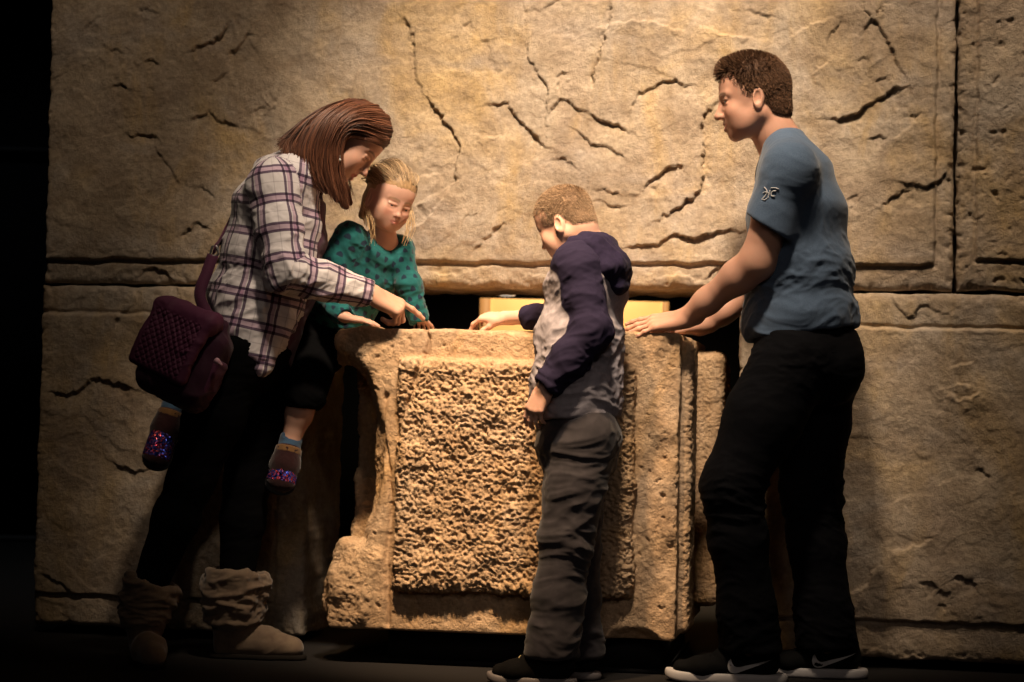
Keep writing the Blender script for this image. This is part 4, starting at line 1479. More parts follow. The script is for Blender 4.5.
def build_woman():
    Yw = 6.14
    A = at
    root = empty('person', [A(200, 655, Yw)[0], Yw, 0])
    tag(root, 'woman in plaid shirt and tan boots bending to point at the block', 'person')
    lat = np.array([0, 1.0, 0])
    tor = [(A(303, 158, Yw), (.075, .060)), (A(291, 176, Yw), (.160, .092)), (A(278, 208, Yw), (.165, .118)), (A(268, 252, Yw), (.145, .118)), (A(256, 300, Yw), (.145, .118)), (A(250, 345, Yw), (.165, .125))]
    shR, elR, wrR = A(273, 186, 5.98), A(286, 271, 5.92), A(370, 293, 6.03)
    shL, elL, wrL = A(284, 186, 6.30), A(285, 270, 6.44), A(322, 318, 6.47)
    hipR, knR, anR = A(238, 352, 6.06), A(191, 480, 6.03), A(142, 605, 6.05)
    hipL, knL, anL = A(262, 352, 6.23), A(247, 482, 6.20), A(234, 605, 6.18)
    head = Head(A(350, 142, 6.11), [.70, -.10, -.70], [.70, .05, .70], 0.98, 0.0, 1.0, lid=.7)
    S = Shape()
    S.echain([(p, (a - .012, b - .012)) for p, (a, b) in tor], lat, 0.05)
    S.chain([(head.w(-0.035, 0, -0.055), .048), (A(318, 150, 6.12), .046), (A(304, 162, Yw), .056)], 0.03)
    head.build(S, smile=1.0)
    for sh, el, wr in ((shR, elR, wrR), (shL, elL, wrL)):
        S.chain([(sh, .048), (el, .036), (el + (wr - el) * .3, .037), (wr, .0245)], 0.02)
    for hp, kn, an in ((hipR, knR, anR), (hipL, knL, anL)):
        S.chain([(hp, .080), (kn, .052), (kn + (an - kn) * .3, .050), (an, .032), (an + [0.02, 0, -.05], .032)], 0.03)
    # pointing right hand: index out, the others folded, thumb laid along them
    tip = A(424, 320, 6.09)
    cr = dict(index=(0.10, 0.16, 0.08), middle=(0.95, 1.25, 0.6), ring=(1.15, 1.35, 0.7), little=(1.2, 1.35, 0.7), spread=0.5)
    hx = nrm(tip - wrR)
    hand(S, wrR, hx, [0.42, -0.55, 0.75], 1, 1.08, cr, (0.25, 0.55))
    hand(S, wrL, [1, -.3, -.4], [0.2, 0.9, 0.3], -1, 0.9, dict(all=(0.5, 0.5, 0.3)))
    skin = (0.53, 0.30, 0.22)
    wn = lambda a, b, c: wrR + 0.92 * (a * hx)
    body = skin_body(S, root, head, skin, (0.50, 0.17, 0.15), (0.13, 0.07, 0.045), M_SKIN, flush=0.45)
    head.eyes(body, (0.10, 0.07, 0.04))
    T = Shape(); T.ecap(head.w(0.0790, 0.013, -0.0655), head.w(0.0790, -0.013, -0.0655), (0.005, 0.008), (0.005, 0.008), head.R[:, 2], 0.003)
    mesh_obj('teeth', *T.mesh(0.0025), plain('tooth', (0.8, 0.76, 0.70), 0.3), body)
    # earring: a small bright drop under the ear
    E = Shape(); e0 = A(340, 160, 5.992)
    E.ball(e0, 0.0042, 0.002); E.cap(e0 + [0, 0, .005], e0 + [0, 0, .014], .0018, .0018, .002)
    mesh_obj('earring', *E.mesh(0.002), plain('silver', (0.6, 0.6, 0.58), 0.45, 1.0), root)

    # shirt: trunk with its cuts first, then the sleeves
    Sh = Shape()
    Tr = [(A(303, 163, Yw), (.080, .064)), (A(289, 183, Yw), (.175, .103)), (A(277, 212, Yw), (.182, .128)), (A(268, 255, Yw), (.170, .132)), (A(258, 300, Yw), (.165, .140)), (A(252, 340, Yw), (.172, .138)), (A(258, 372, Yw), (.165, .120))]
    To = Shape(); To.echain(Tr, lat, 0.05)
    Sh.echain(Tr, lat, 0.05)
    Sh.cap(A(300, 168, 6.04), shR, .05, .066, .05); Sh.cap(A(302, 168, 6.24), shL, .05, .066, .05)
    # the open front hangs forward and down to a point
    Sh.ecap(A(300, 225, 6.08), A(272, 372, 6.06), (.05, .06), (.035, .035), lat, 0.05)
    Sh.ecap(A(302, 225, 6.22), A(284, 340, 6.24), (.05, .05), (.04, .035), lat, 0.05)
    # open neck and front
    Sh.ell(A(313, 168, Yw), (.055, .060, .10), frame([.85, 0, -.5], [.5, 0, .85]), .012, True)
    Sh.box(A(325, 235, Yw), (.07, .055, .16), frame([.98, 0, -.2], [.2, 0, .98]), .01, .012, True)
    q = A(269, 381, Yw)
    Sh.cut(q, np.array([-.80, 0, -.60]), .02)
    Sh.cut(q, np.array([.90, 0, -.42]), .02)
    Ar = Shape()
    Ar.chain([(shR, .068), (shR + (elR - shR) * .5, .064), (elR, .056), (elR + (wrR - elR) * .45, .049), (wrR - (wrR - elR) * .03, .038)], 0.03)
    Ar.chain([(shL, .066), (elL, .058), (wrL, .040)], 0.03)
    arms = Shape(); arms.ops = list(Ar.ops)
    Sh.ops += Ar.ops
    for el, wr in ((elR, wrR), (elL, wrL)):
        d = nrm(wr - el)
        Sh.cap(wr - d * .02, wr + d * .1, .030, .036, 0.004, True)
        x = nrm(np.cross(d, [0, 0, 1.0])); y = np.cross(d, x)
        Sh.box(wr + d * .075, (.06, .06, .078), np.stack([x, y, d], 1), .002, .004, True)

    ax = [np.asarray(A(249, 372, Yw)), np.asarray(A(292, 170, Yw))]

    def uvf(V):
        da, dt = arms.sample(V), To.sample(V)
        ua, va = limb_uv(V, [shR + [0, 0, .05], elR, wrR], .058, np.array([0.1, -1.0, .1]))
        ul, vl = limb_uv(V, [shL + [0, 0, .05], elL, wrL], .058, np.array([0.1, -1.0, .1]))
        left = V[:, 1] > Yw
        ua = np.where(left, ul, ua); va = np.where(left, vl, va)
        ut, vt = limb_uv(V, ax, .155, np.array([0, -1.0, 0]))
        m = da < dt - 0.004
        return np.stack([np.where(m, ua, ut), np.where(m, va + .03, vt)], 1)

    def ampf(V):
        d = np.linalg.norm(V - elR, axis=1)
        return 0.55 + 1.0 * np.exp(-(d / .09) ** 2) + 0.8 * np.clip((1.25 - V[:, 2]) / .2, 0, 1)
    M_PL = plaid_mat()
    sh_o = garment('shirt', Sh, 0.004, M_PL, root, 0.0095, (8, 8, 13), 5.0, uvf=uvf, ampf=ampf, sm=2)
    # collar: folded band round the neck
    Co = Shape()
    pts = [A(x, y, z) for x, y, z in ((313, 186, 6.08), (309, 172, 6.055), (302, 160, 6.06), (296, 154, 6.10), (294, 152, 6.16), (296, 154, 6.21), (303, 160, 6.235), (311, 174, 6.225))]
    for a, b in zip(pts[:-1], pts[1:]): Co.ecap(a, b, (.020, .006), (.020, .006), [-.5, 0, .85], .008)
    Vc, Fc = Co.mesh(0.003)
    ut = np.stack([Vc[:, 0] * 1.3 + Vc[:, 1], Vc[:, 2]], 1)
    mesh_obj('collar', Vc, Fc, M_PL, sh_o, uv=ut)
    # dark plum top under the open shirt
    Un = Shape()
    Un.echain([(A(312, 205, Yw), (.070, .040)), (A(305, 240, Yw), (.085, .060)), (A(288, 290, Yw), (.10, .08)), (A(262, 350, Yw), (.12, .10))], lat, .04)
    Un.ell(A(318, 184, Yw), (.03, .05, .05), None, .01, True)
    garment('undershirt', Un, .0045, cloth('plum_jersey', (0.075, 0.020, 0.050)), root, .004, (9, 9, 14), 2.0)

    # leggings
    Lg = Shape()
    Lg.echain([(A(250, 318, Yw), (.150, .115)), (A(248, 350, Yw), (.172, .128)), (A(247, 372, Yw), (.165, .120))], lat, .05)
    for hp, kn, an in ((hipR, knR, anR), (hipL, knL, anL)):
        Lg.chain([(hp, .104), (hp + (kn - hp) * .5, .090), (kn, .067), (kn + (an - kn) * .3, .066), (an, .046)], .03)
    garment('leggings', Lg, .005, cloth('black_leggings', (0.0025, 0.0025, 0.003), sheen=0.0, bump=.05, spec=.05), root, .003, (6, 6, 20), 1.0)

    # slouchy suede boots
    m_b = cloth('tan_suede', (0.21, 0.15, 0.10), (0.15, 0.10, 0.07), scale=30, bump=.25, sheen=.25)
    m_bs = plain('dark_rubber', (0.015, 0.012, 0.010), .9, spec=.1)

    def boot(toe_dir, an, kn, top_r, low_r, cuff, foot_l):
        up = nrm(kn - an)
        B = Shape()
        top = an + up * cuff
        B.chain([(an + [0, 0, -.07], .050), (an + [0, 0, -.015], low_r), (an + up * cuff * .6, (low_r + top_r) / 2 + .006), (top, top_r)], .03)
        td = nrm(toe_dir); g = np.array([an[0], an[1], 0.0])
        sd = np.cross([0, 0, 1.0], td)
        B.ecap(g - td * .035 + [0, 0, .045], g + td * foot_l * .45 + [0, 0, .045], (.040, .046), (.046, .044), sd, .03)
        B.ecap(g + td * foot_l * .45 + [0, 0, .045], g + td * foot_l * .78 + [0, 0, .036], (.046, .044), (.038, .033), sd, .03, capf=1.1)
        B.cut([0, 0, .012], [0, 0, -1], .003)
        B.cap(top - up * .055, top + up * .1, top_r - .012, top_r + .002, .006, True)
        # trim the cuff flat
        x = nrm(np.cross(up, [0, 1.0, 0])); y = np.cross(up, x)
        B.box(top + up * .10, (.14, .14, .10), np.stack([x, y, up], 1), .002, .004, True)

        def af(V): return np.clip((V[:, 2] - .06) / .06, .1, 1)
        o = garment('boot', B, .004, m_b, root, .016, (5, 5, 19), 12.0, ampf=af, sm=2)
        So = Shape()
        So.ecap(g - td * .035 + [0, 0, .006], g + td * foot_l * .45 + [0, 0, .006], (.041, .03), (.047, .03), sd, .02, capf=1.4)
        So.ecap(g + td * foot_l * .45 + [0, 0, .006], g + td * foot_l * .80 + [0, 0, .006], (.047, .03), (.038, .03), sd, .02, capf=1.4)
        So.cut([0, 0, .016], [0, 0, 1], .003); So.cut([0, 0, .001], [0, 0, -1], .002)
        mesh_obj('sole', *So.mesh(.004), m_bs, o)
        return o, top, up
    b1, t1, u1 = boot([.32, -.95, 0], anR + [0.01, 0, 0], knR, .070, .060, .075, .225)
    b2, t2, u2 = boot([1.0, -.08, 0], anL, knL, .086, .078, .10, .235)
    # pale piped rim of the right boot
    x = nrm(np.cross(u1, [0, 1.0, 0])); y = np.cross(u1, x)
    rim = [t1 + x * math.cos(a) * .0665 + y * math.sin(a) * .0665 for a in np.linspace(0, 2 * math.pi, 41)]
    V, Fq = tubes(np.array([rim]), np.full((1, 41), .0045), 6)
    mesh_obj('rim', V, Fq, cloth('cream_trim', (0.55, 0.45, 0.35)), b1)

    # long auburn hair, tucked behind the ear and hanging past the face
    H = Shape(); R, s = head.R, head.s
    H.ell(head.w(-0.018, 0, 0.040), np.array([0.1025, 0.0815, 0.091]) * s, R, .01)
    H.ell(head.w(0.020, 0, 0.062), np.array([0.066, 0.067, 0.048]) * s, R, .02)
    fw = head.w(0.080, 0, -0.030)
    H.ell(fw, np.array([0.078, 0.12, 0.084]) * s, R, .01, True)
    H.ell(head.w(0.045, -0.085, -0.040), np.array([0.056, 0.05, 0.070]) * s, R, .01, True)
    H.ell(head.w(-0.008, -0.090, -0.008), np.array([0.019, 0.022, 0.032]) * s, R, .006, True)
    Vh, Fh = keep_largest(*H.mesh(.0035))
    Lh = head.local(Vh)
    g3 = [[(388, 143, 0), (380, 143, -.040), (366, 136, -.072), (348, 132, -.090), (338, 147, -.092), (337, 175, -.078), (344, 206, -.068)],
          [(392, 131, 0), (381, 129, -.050), (364, 124, -.084), (347, 128, -.094), (339, 142, -.090), (339, 172, -.078), (347, 207, -.068)],
          [(389, 118, 0), (372, 115, -.055), (354, 119, -.092), (340, 131, -.104), (333, 150, -.096), (335, 178, -.086), (342, 205, -.078)],
          [(378, 107, 0), (360, 108, -.055), (341, 118, -.096), (331, 136, -.110), (326, 157, -.102), (330, 182, -.092), (336, 200, -.085)],
          [(365, 101, 0), (346, 106, -.055), (328, 119, -.096), (318, 137, -.112), (314, 158, -.108), (318, 179, -.102), (326, 192, -.095)],
          [(353, 100, 0), (334, 107, -.050), (316, 122, -.085), (307, 138, -.102), (303, 154, -.110), (304, 170, -.108), (309, 182, -.102)],
          [(345, 101, 0), (325, 110, -.045), (307, 123, -.070), (297, 135, -.085), (291, 145, -.095), (290, 155, -.105), (294, 166, -.108)],
          [(340, 102, 0), (321, 110, -.02), (304, 122, -.035), (292, 133, -.05), (285, 139, -.06), (281, 142, -.07), (277, 143, -.075)]]
    Yh = 6.11
    near = [[A(x, y, Yh + d) for x, y, d in g] for g in g3]
    far = [[A(x + (4 if i > 1 else 0), y - (3 if i > 1 else 0), Yh - d) for i, (x, y, d) in enumerate(g)] for g in g3]
    obs = skull_only(head, .004)
    obs.cap(head.w(-0.02, 0, -0.05), A(304, 162, Yw), .054, .066, .03)
    push = pusher(obs, np.float32(.003))
    parts, cols = [], []
    for k, (gs, n, sp) in enumerate(((near, 1700, .0075), (far, 700, .008))):
        P = guided_strands(gs, n, 20, sp, 30 + k)
        sh_ = P.shape
        P = push(P.reshape(-1, 3)).reshape(sh_)
        V2, F2, c2 = strand_obj('hair', P, .0019, None, None, (0.034, 0.013, 0.008), (0.175, 0.066, 0.034), 7 + k, .8)
        parts.append((V2, F2)); cols.append(c2)
    # body of the lock under the strands
    for gs, off in ((near, .010), (far, -.010)):
        G = np.stack([spline(g, 16) for g in gs]) + np.array([0, off, 0])
        m = Shape()
        for g in G[:-1]:
            for a, b, ra, rb in zip(g[5:-1], g[6:], np.linspace(.016, .005, 13)[:-1], np.linspace(.016, .005, 13)[1:]): m.cap(a, b, ra, rb, .012)
        Vm, Fm = m.mesh(.004)
        parts.append((Vm, Fm)); cols.append(np.tile(np.array((0.075, 0.027, 0.015)), (len(Vm), 1)))
    st = 1 + 0.5 * fbm(Lh * np.array([14, 90, 60]), 3)
    parts.append((Vh, Fh)); cols.append(np.tile(np.array((0.085, 0.030, 0.017)), (len(Vh), 1)) * st[:, None])
    V, Fq = join(parts)
    mesh_obj('hair', V, Fq, M_HAIR, root, cols=np.concatenate(cols))
    return root


def build_bag():
    A = at
    c = A(178, 352, 5.93)
    root = empty('shoulder_bag', c)
    tag(root, 'purple shoulder bag with a quilted flap hanging behind the woman in plaid', 'bag')
    # u: along the width of the flap, v: up, w: out of the flap (towards the left and the camera)
    v = nrm(A(203, 312, 5.95) - A(163, 390, 5.93))
    u0 = A(190, 372, 5.87) - A(130, 350, 5.97)
    u = nrm(u0 - v * (u0 @ v)); w = np.cross(v, u); w = w if w[1] < 0 else -w
    R = np.stack([u, v, w], 1)

    def P(a, b, d): return c + u * a + v * b + w * d
    m = cloth('purple_nylon', (0.078, 0.017, 0.048), (0.055, 0.012, 0.034), scale=20, bump=.2, rough=.75, sheen=.1)
    m2 = cloth('dark_purple_nylon', (0.040, 0.009, 0.026), (0.028, 0.007, 0.019), scale=20, bump=.2, rough=.75, sheen=.1)
    B = Shape()
    B.box(P(0.02, -.015, -.03), (.115, .118, .050), R, .035)
    B.box(P(0.018, -.064, -.036), (.120, .070, .050), R, .04, .03)
    B.ecap(P(-.03, .11, -.03), P(.08, .11, -.03), (.03, .03), (.03, .03), v, .03)
    garment('body', B, .004, m2, root, .006, (9, 9, 9), 7.0)
    # quilted flap
    t = NT('quilted_nylon')
    a = t.attr('cloth').outputs['Vector']
    n1 = t.new('ShaderNodeTexWave', wave_type='BANDS', bands_direction='DIAGONAL')
    t.link(a, n1.inputs[0]); n1.inputs['Scale'].default_value = 28
    t.base(t.mix(t.noise(t.coord(), 30, 3), (0.085, 0.018, 0.052), (0.115, 0.027, 0.072)))
    t.set(Roughness=.7, Specular_IOR_Level=.35)
    Fp = Shape()
    Fp.box(P(-.014, .020, .040), (.110, .104, .013), R, .012)
    Fp.ecap(P(-.10, .112, .012), P(.085, .118, .012), (.030, .034), (.030, .034), v, .03)
    V, Fq = Fp.mesh(.003)
    N = vnormals(V, Fq)
    L = (V - c) @ R
    a1, a2 = (L[:, 0] + L[:, 1]) / .012, (L[:, 0] - L[:, 1]) / .012
    q = np.minimum(np.abs(np.sin(a1 * math.pi / 2)), np.abs(np.sin(a2 * math.pi / 2)))
    edge = np.minimum(np.minimum(.094 - np.abs(L[:, 0] + .012), L[:, 1] + .072), .095 - L[:, 1])
    V = V + N * (np.where(edge > 0, .0055 * np.minimum(q * 1.6, 1) - .003, 0))[:, None]
    V = V - np.outer(.008 * np.clip((.03 - L[:, 1]) / .1, 0, 1) ** 2, w) + np.outer(.010 * np.sin(L[:, 0] * 20), w)
    V = fold_disp(V, N, .007, (7, 7, 7), 5.0)
    flap = mesh_obj('flap', V, Fq, t.m, root)
    tag(flap, 'quilted flap')
    # padded end pocket
    Pk = Shape()
    Pk.box(P(.125, -.03, -.03), (.022, .060, .030), R, .012)
    garment('pocket', Pk, .0035, m, root, .003, (10, 10, 10), 3.0)
    # strap, ring, zip charm
    ring_c = A(214, 252, 6.00)
    st = spline([P(.05, .12, -.02), A(200, 296, 5.95), A(207, 272, 5.98), A(213, 255, 6.0)], 30)
    def band(pts, wd, th, nrmv):
        pts = np.asarray(pts); T = np.gradient(pts, axis=0); T /= np.linalg.norm(T, axis=1, keepdims=True)
        n = np.asarray(nrmv) - T * (T @ np.asarray(nrmv))[:, None]; n /= np.linalg.norm(n, axis=1, keepdims=True)
        b = np.cross(T, n)
        V = np.stack([pts + b * wd + n * th, pts - b * wd + n * th, pts - b * wd - n * th, pts + b * wd - n * th], 1)
        k = len(pts)
        Fc = []
        for i in range(k - 1):
            for j in range(4):
                j2 = (j + 1) % 4
                Fc.append((i * 4 + j, i * 4 + j2, i * 4 + 4 + j2, i * 4 + 4 + j))
        Fc += [(3, 2, 1, 0), tuple(k * 4 - 4 + j for j in range(4))]
        return V.reshape(-1, 3), Fc
    V, Fc = band(st, .017, .0025, [0, -1, 0])
    strap = mesh_obj('strap', V, Fc, m, root)
    st2 = spline([A(214, 250, 6.0), A(219, 243, 6.06), A(228, 225, 6.14), A(246, 190, 6.26), A(275, 165, 6.30)], 24)
    V, Fc = band(st2, .017, .0025, [-1, 0, 0.3])
    mesh_obj('strap', V, Fc, m, root)
    rg = [ring_c + np.array(o) for o in ((-.012, 0, -.012), (-.006, 0, .014), (.008, 0, .016), (.012, 0, -.008), (-.012, 0, -.012))]
    V, Fq = tubes(np.array([spline(rg, 30)]), np.full((1, 30), .0035), 8)
    tag(mesh_obj('ring', V, Fq, plain('steel', (0.75, 0.75, 0.72), .3, 1.0), strap), 'silver ring')
    ch = A(217, 361, 5.84)
    Z = Shape(); Z.ball(ch, .009, .004); Z.cap(ch, ch + [.012, 0, -.01], .006, .005, .006)
    tag(mesh_obj('charm', *Z.mesh(.0025), plain('pale_pink', (0.55, 0.32, 0.40), .5), root), 'pale pink charm')
    return root
# ------------------------------------------------------------------ the girl in teal, carried on the woman's hip
def build_girl():
    A = at
    root = empty('person', [A(300, 340, 6.36)[0], 6.36, A(300, 345, 6.36)[2]])
    tag(root, 'blonde little girl in a spotted teal top leaning on the block', 'person')
    latL = nrm([.80, .58, 0])                         # towards her left arm
    tor = [(A(384, 240, 6.32), (.050, .042)), (A(374, 252, 6.33), (.105, .066)), (A(361, 276, 6.35), (.108, .080)), (A(340, 306, 6.37), (.104, .084)), (A(312, 340, 6.38), (.110, .090))]
    shR, elR, wrR = A(350, 238, 6.25), A(320, 293, 6.26), A(345, 317, 6.145)
    shL, elL, wrL = A(400, 249, 6.36), A(409, 284, 6.31), A(418, 317, 6.31)
    hipL, knL, anL = A(315, 345, 6.34), A(304, 398, 6.14), A(290, 444, 6.15)
    hipR, knR, anR = A(285, 345, 6.42), A(212, 372, 6.44), A(172, 408, 6.37)
    head = Head(A(389, 201, 6.28), [.52, -.80, -.34], [.18, .10, .95], 0.86, 1.0, 0.6, lid=.55)
    S = Shape()
    S.echain([(p, (a - .010, b - .010)) for p, (a, b) in tor], latL, .04)
    S.chain([(head.w(-.03, 0, -.05), .040), (A(384, 238, 6.32), .040)], .03)
    head.build(S, smile=0.0)
    for sh, el, wr in ((shR, elR, wrR), (shL, elL, wrL)):
        S.chain([(sh, .032), (el, .024), (wr, .0185)], .02)
    flat = dict(all=(.10, .15, .1), spread=1.3)
    hand(S, wrR, [1, .25, -.14], [0.1, -.25, 1], 1, .58, flat, (.6, .2))
    hand(S, wrL, [.1, .95, -.22], [0.05, .2, 1], -1, .60, flat, (.6, .2))
    for hp, kn, an in ((hipL, knL, anL), (hipR, knR, anR)):
        S.chain([(hp, .062), (kn, .042), (kn + (an - kn) * .35, .040), (an, .027)], .02)
    ftL, ftR = A(281, 482, 6.12), A(156, 458, 6.33)
    S.cap(anL, ftL, .026, .02, .02); S.cap(anR, ftR, .026, .02, .02)
    skin = (0.62, 0.355, 0.265)
    body = skin_body(S, root, head, skin, (0.55, 0.22, 0.19), (0.34, 0.21, 0.12), M_SKIN, flush=.5, h=.0024)
    head.eyes(body, (0.06, 0.08, 0.10))

    # top
    t = NT('teal_print')
    a = t.attr('cloth').outputs['Vector']
    sep = t.new('ShaderNodeSeparateXYZ'); t.link(a, sep.inputs[0])
    vrow = t.math('DIVIDE', t.math('ADD', sep.outputs[1], 10.0), 0.030)
    row = t.math('FLOOR', vrow)
    y = t.math('SUBTRACT', t.math('FRACT', vrow), 0.5)
    off = t.math('MULTIPLY', t.math('MODULO', row, 2.0), 0.5)
    x = t.math('SUBTRACT', t.math('FRACT', t.math('ADD', t.math('DIVIDE', t.math('ADD', sep.outputs[0], 10.0), 0.040), off)), 0.5)
    ax_ = t.math('ABSOLUTE', x)
    # small heart-like triangles: wide at the top, pointed below
    d1 = t.math('ADD', t.math('MULTIPLY', ax_, 1.25), t.math('MULTIPLY', y, -0.55))
    d2 = t.math('ADD', y, t.math('MULTIPLY', ax_, -0.4))
    rd = t.math('SQRT', t.math('ADD', t.math('MULTIPLY', t.math('MULTIPLY', x, x), 1.6), t.math('MULTIPLY', y, y)))
    d = t.math('ADD', t.math('MULTIPLY', t.math('MAXIMUM', d1, d2), 0.45), t.math('MULTIPLY', rd, 0.55))
    mask = t.math('MULTIPLY_ADD', t.math('SUBTRACT', 0.255, d), 10.0, 0.5, True)
    n = t.noise(t.coord(), 40, 3)
    teal = t.ramp(n, [(.3, (0.005, 0.085, 0.088)), (.7, (0.009, 0.122, 0.124))])
    t.base(t.mix(mask, teal, (0.006, 0.018, 0.040)))
    t.set(Roughness=.85, Specular_IOR_Level=.25, Sheen_Weight=.15)
    t.bump(t.noise(t.coord(), 900, 2), .12, .001)
    Sh = Shape()
    Sh.chain([(shR, .048), (shR + (elR - shR) * .5, .044), (elR, .040), (wrR, .029)], .025)
    Sh.chain([(shL, .044), (elL, .034), (wrL + (wrL - elL) * .14, .028)], .025)
    for el, wr in ((elR, wrR), (elL, wrL + (wrL - elL) * .14)):
        dd = nrm(wr - el); xx = nrm(np.cross(dd, [0.3, 0.9, .2])); yy = np.cross(dd, xx)
        Sh.cap(wr - dd * .01, wr + dd * .06, .024, .026, .003, True)
        Sh.box(wr + dd * .062, (.06, .06, .06), np.stack([xx, yy, dd], 1), .002, .004, True)
    arms = Shape(); arms.ops = [o for o in Sh.ops if not o[4]]
    To = Shape(); To.echain([(p, (aa + .006, b + .008)) for p, (aa, b) in tor[1:]], latL, .04)
    Sh.ops += To.ops
    Sh.ell(A(388, 238, 6.30), (.046, .046, .036), None, .01, True)
    p = A(318, 332, 6.38)
    Sh.cut(p, [-.55, 0, -.83], .006)
    ax = [A(312, 345, 6.38), A(380, 244, 6.33)]

    def uvf(V):
        da, dt = arms.sample(V), To.sample(V)
        u1, v1 = limb_uv(V, [shR + [0, 0, .04], elR, wrR], .042, np.array([-.2, -1.0, .1]))
        u2, v2 = limb_uv(V, [shL + [0, 0, .04], elL, wrL], .042, np.array([.2, -1.0, .1]))
        rt = np.linalg.norm(V - shR, axis=1) + np.linalg.norm(V - wrR, axis=1) < np.linalg.norm(V - shL, axis=1) + np.linalg.norm(V - wrL, axis=1)
        ut, vt = limb_uv(V, ax, .095, np.array([.3, -1.0, 0]))
        m = da < dt - .003
        return np.stack([np.where(m, np.where(rt, u1, u2), ut), np.where(m, np.where(rt, v1, v2), vt)], 1)
    garment('top', Sh, .0035, t.m, root, .007, (11, 11, 16), 4.0, uvf=uvf)
    # black skirt over the thighs
    Sk = Shape()
    Sk.echain([(A(322, 325, 6.37), (.105, .085)), (A(308, 348, 6.37), (.125, .098))], latL, .04)
    Sk.chain([(hipL, .082), (knL + [0, 0, .01], .066)], .05)
    Sk.chain([(hipR, .080), (knR, .060), (knR + (anR - knR) * .45, .050)], .04)
    Sk.cut(A(297, 408, 6.14), [-0.05, -.1, -1], .006)
    garment('skirt', Sk, .0045, cloth('black_cotton', (0.003, 0.003, 0.0035), sheen=0.0, bump=.05, spec=.05), root, .006, (9, 9, 9), 6.0)
    # socks and sparkling shoes
    m_sock = cloth('blue_sock', (0.045, 0.095, 0.17))
    m_dk = plain('black_rubber_rim', (0.012, 0.010, 0.012), .6)
    ts = NT('sequins')
    vo = ts.new('ShaderNodeTexVoronoi'); ts.link(ts.coord(), vo.inputs['Vector']); vo.inputs['Scale'].default_value = 230
    sp = ts.new('ShaderNodeSeparateColor'); ts.link(vo.outputs['Color'], sp.inputs[0])
    ts.base(ts.ramp(sp.outputs[0], [(0.0, (0.02, 0.03, 0.30)), (0.40, (0.06, 0.10, 0.65)), (0.6, (0.25, 0.22, 0.75)), (0.8, (0.50, 0.03, 0.06)), (1.0, (0.7, 0.10, 0.08))]))
    ts.p.inputs['Metallic'].default_value = .75; ts.p.inputs['Roughness'].default_value = .25
    nv = ts.new('ShaderNodeVectorMath', operation='SUBTRACT'); ts.link(vo.outputs['Color'], nv.inputs[0]); nv.inputs[1].default_value = (.5, .5, .5)
    sc = ts.new('ShaderNodeVectorMath', operation='SCALE'); ts.link(nv.outputs[0], sc.inputs[0]); sc.inputs['Scale'].default_value = 1.1
    ge = ts.new('ShaderNodeNewGeometry'); ad = ts.new('ShaderNodeVectorMath', operation='ADD'); ts.link(ge.outputs['Normal'], ad.inputs[0]); ts.link(sc.outputs[0], ad.inputs[1])
    no = ts.new('ShaderNodeVectorMath', operation='NORMALIZE'); ts.link(ad.outputs[0], no.inputs[0]); ts.link(no.outputs[0], ts.p.inputs['Normal'])
    m_gold = cloth('burgundy_canvas', (0.026, 0.006, 0.007), scale=60)
    m_lin = cloth('ochre_lining', (0.17, 0.085, 0.03), scale=60)
    for an, ft, side in ((anL, ftL, 1), (anR, ftR, -1)):
        d = nrm(ft - an)
        So = Shape(); So.cap(an - d * .035, an + d * .03, .034, .034, .01)
        xx = nrm(np.cross(d, [0, 1.0, 0])); yy = np.cross(d, xx)
        So.box(an - d * .09, (.06, .06, .06), np.stack([xx, yy, d], 1), .002, .003, True)
        garment('sock', So, .003, m_sock, root, .002, (20, 20, 40), 1.0)
        U = Shape()
        U.ecap(an + d * .022, an + d * .07, (.040, .042), (.043, .038), xx, .02)
        U.ecap(an + d * .07, ft, (.043, .038), (.044, .030), xx, .02, capf=1.0)
        fr = nrm(np.array([0.10 * side, -1.0, .0]) - d * (np.array([0.10 * side, -1.0, .0]) @ d))       # the top of the foot
        so = garment('shoe', U, .003, m_gold, root, .0015, (30, 30, 30))
        C1 = Shape()
        C1.ecap(an + d * .075, ft - d * .004, (.040, .038), (.043, .029), xx, .02, capf=1.0)
        C1.ops = [(lambda P, f=o[0]: f(P) - F32(.003), o[1] - .003, o[2] + .003, o[3], o[4]) for o in C1.ops]
        C1.cut(an + d * .064, -d, .006)
        C1.cut(ft + d * .004, d, .006)
        C1.cut(ft - fr * .006, -fr, .004)
        mesh_obj('toe_panel', *C1.mesh(.0028), ts.m, so)
        Ln = Shape(); Ln.ecap(an + d * .016, an + d * .034, (.041, .043), (.042, .043), xx, .01, capf=.5)
        Ln.cut(an + d * .012, -d, .002); Ln.cut(an + d * .034, d, .004)
        tag(mesh_obj('lining', *Ln.mesh(.003), m_lin, so), 'ochre collar lining')
        C2 = Shape()
        C2.ecap(an + d * .02, an + d * .07, (.043, .045), (.046, .041), xx, .02)
        C2.ecap(an + d * .07, ft + d * .006, (.046, .041), (.050, .036), xx, .02, capf=1.0)
        C2.cut(an + fr * -.008, fr, .006)
        mesh_obj('sole', *C2.mesh(.003), m_dk, so)
    # blonde hair drawn back, with wisps
    R, s = head.R, head.s
    H = Shape()
    H.ell(head.w(-0.018, 0, 0.040), np.array([0.102, 0.082, 0.091]) * s, R, .01)
    H.ell(head.w(0.016, 0, 0.066), np.array([0.064, 0.066, 0.045]) * s, R, .02)
    H.ell(head.w(-0.085, 0.0, 0.030), np.array([0.035, 0.035, 0.035]) * s, R, .03)
    H.chain([(head.w(-0.06, 0.03, -.03), .040 * s), (head.w(-.06, 0.045, -.085), .018 * s)], .03)
    H.chain([(head.w(-0.06, -0.03, -.03), .040 * s), (head.w(-.06, -0.045, -.085), .018 * s)], .03)
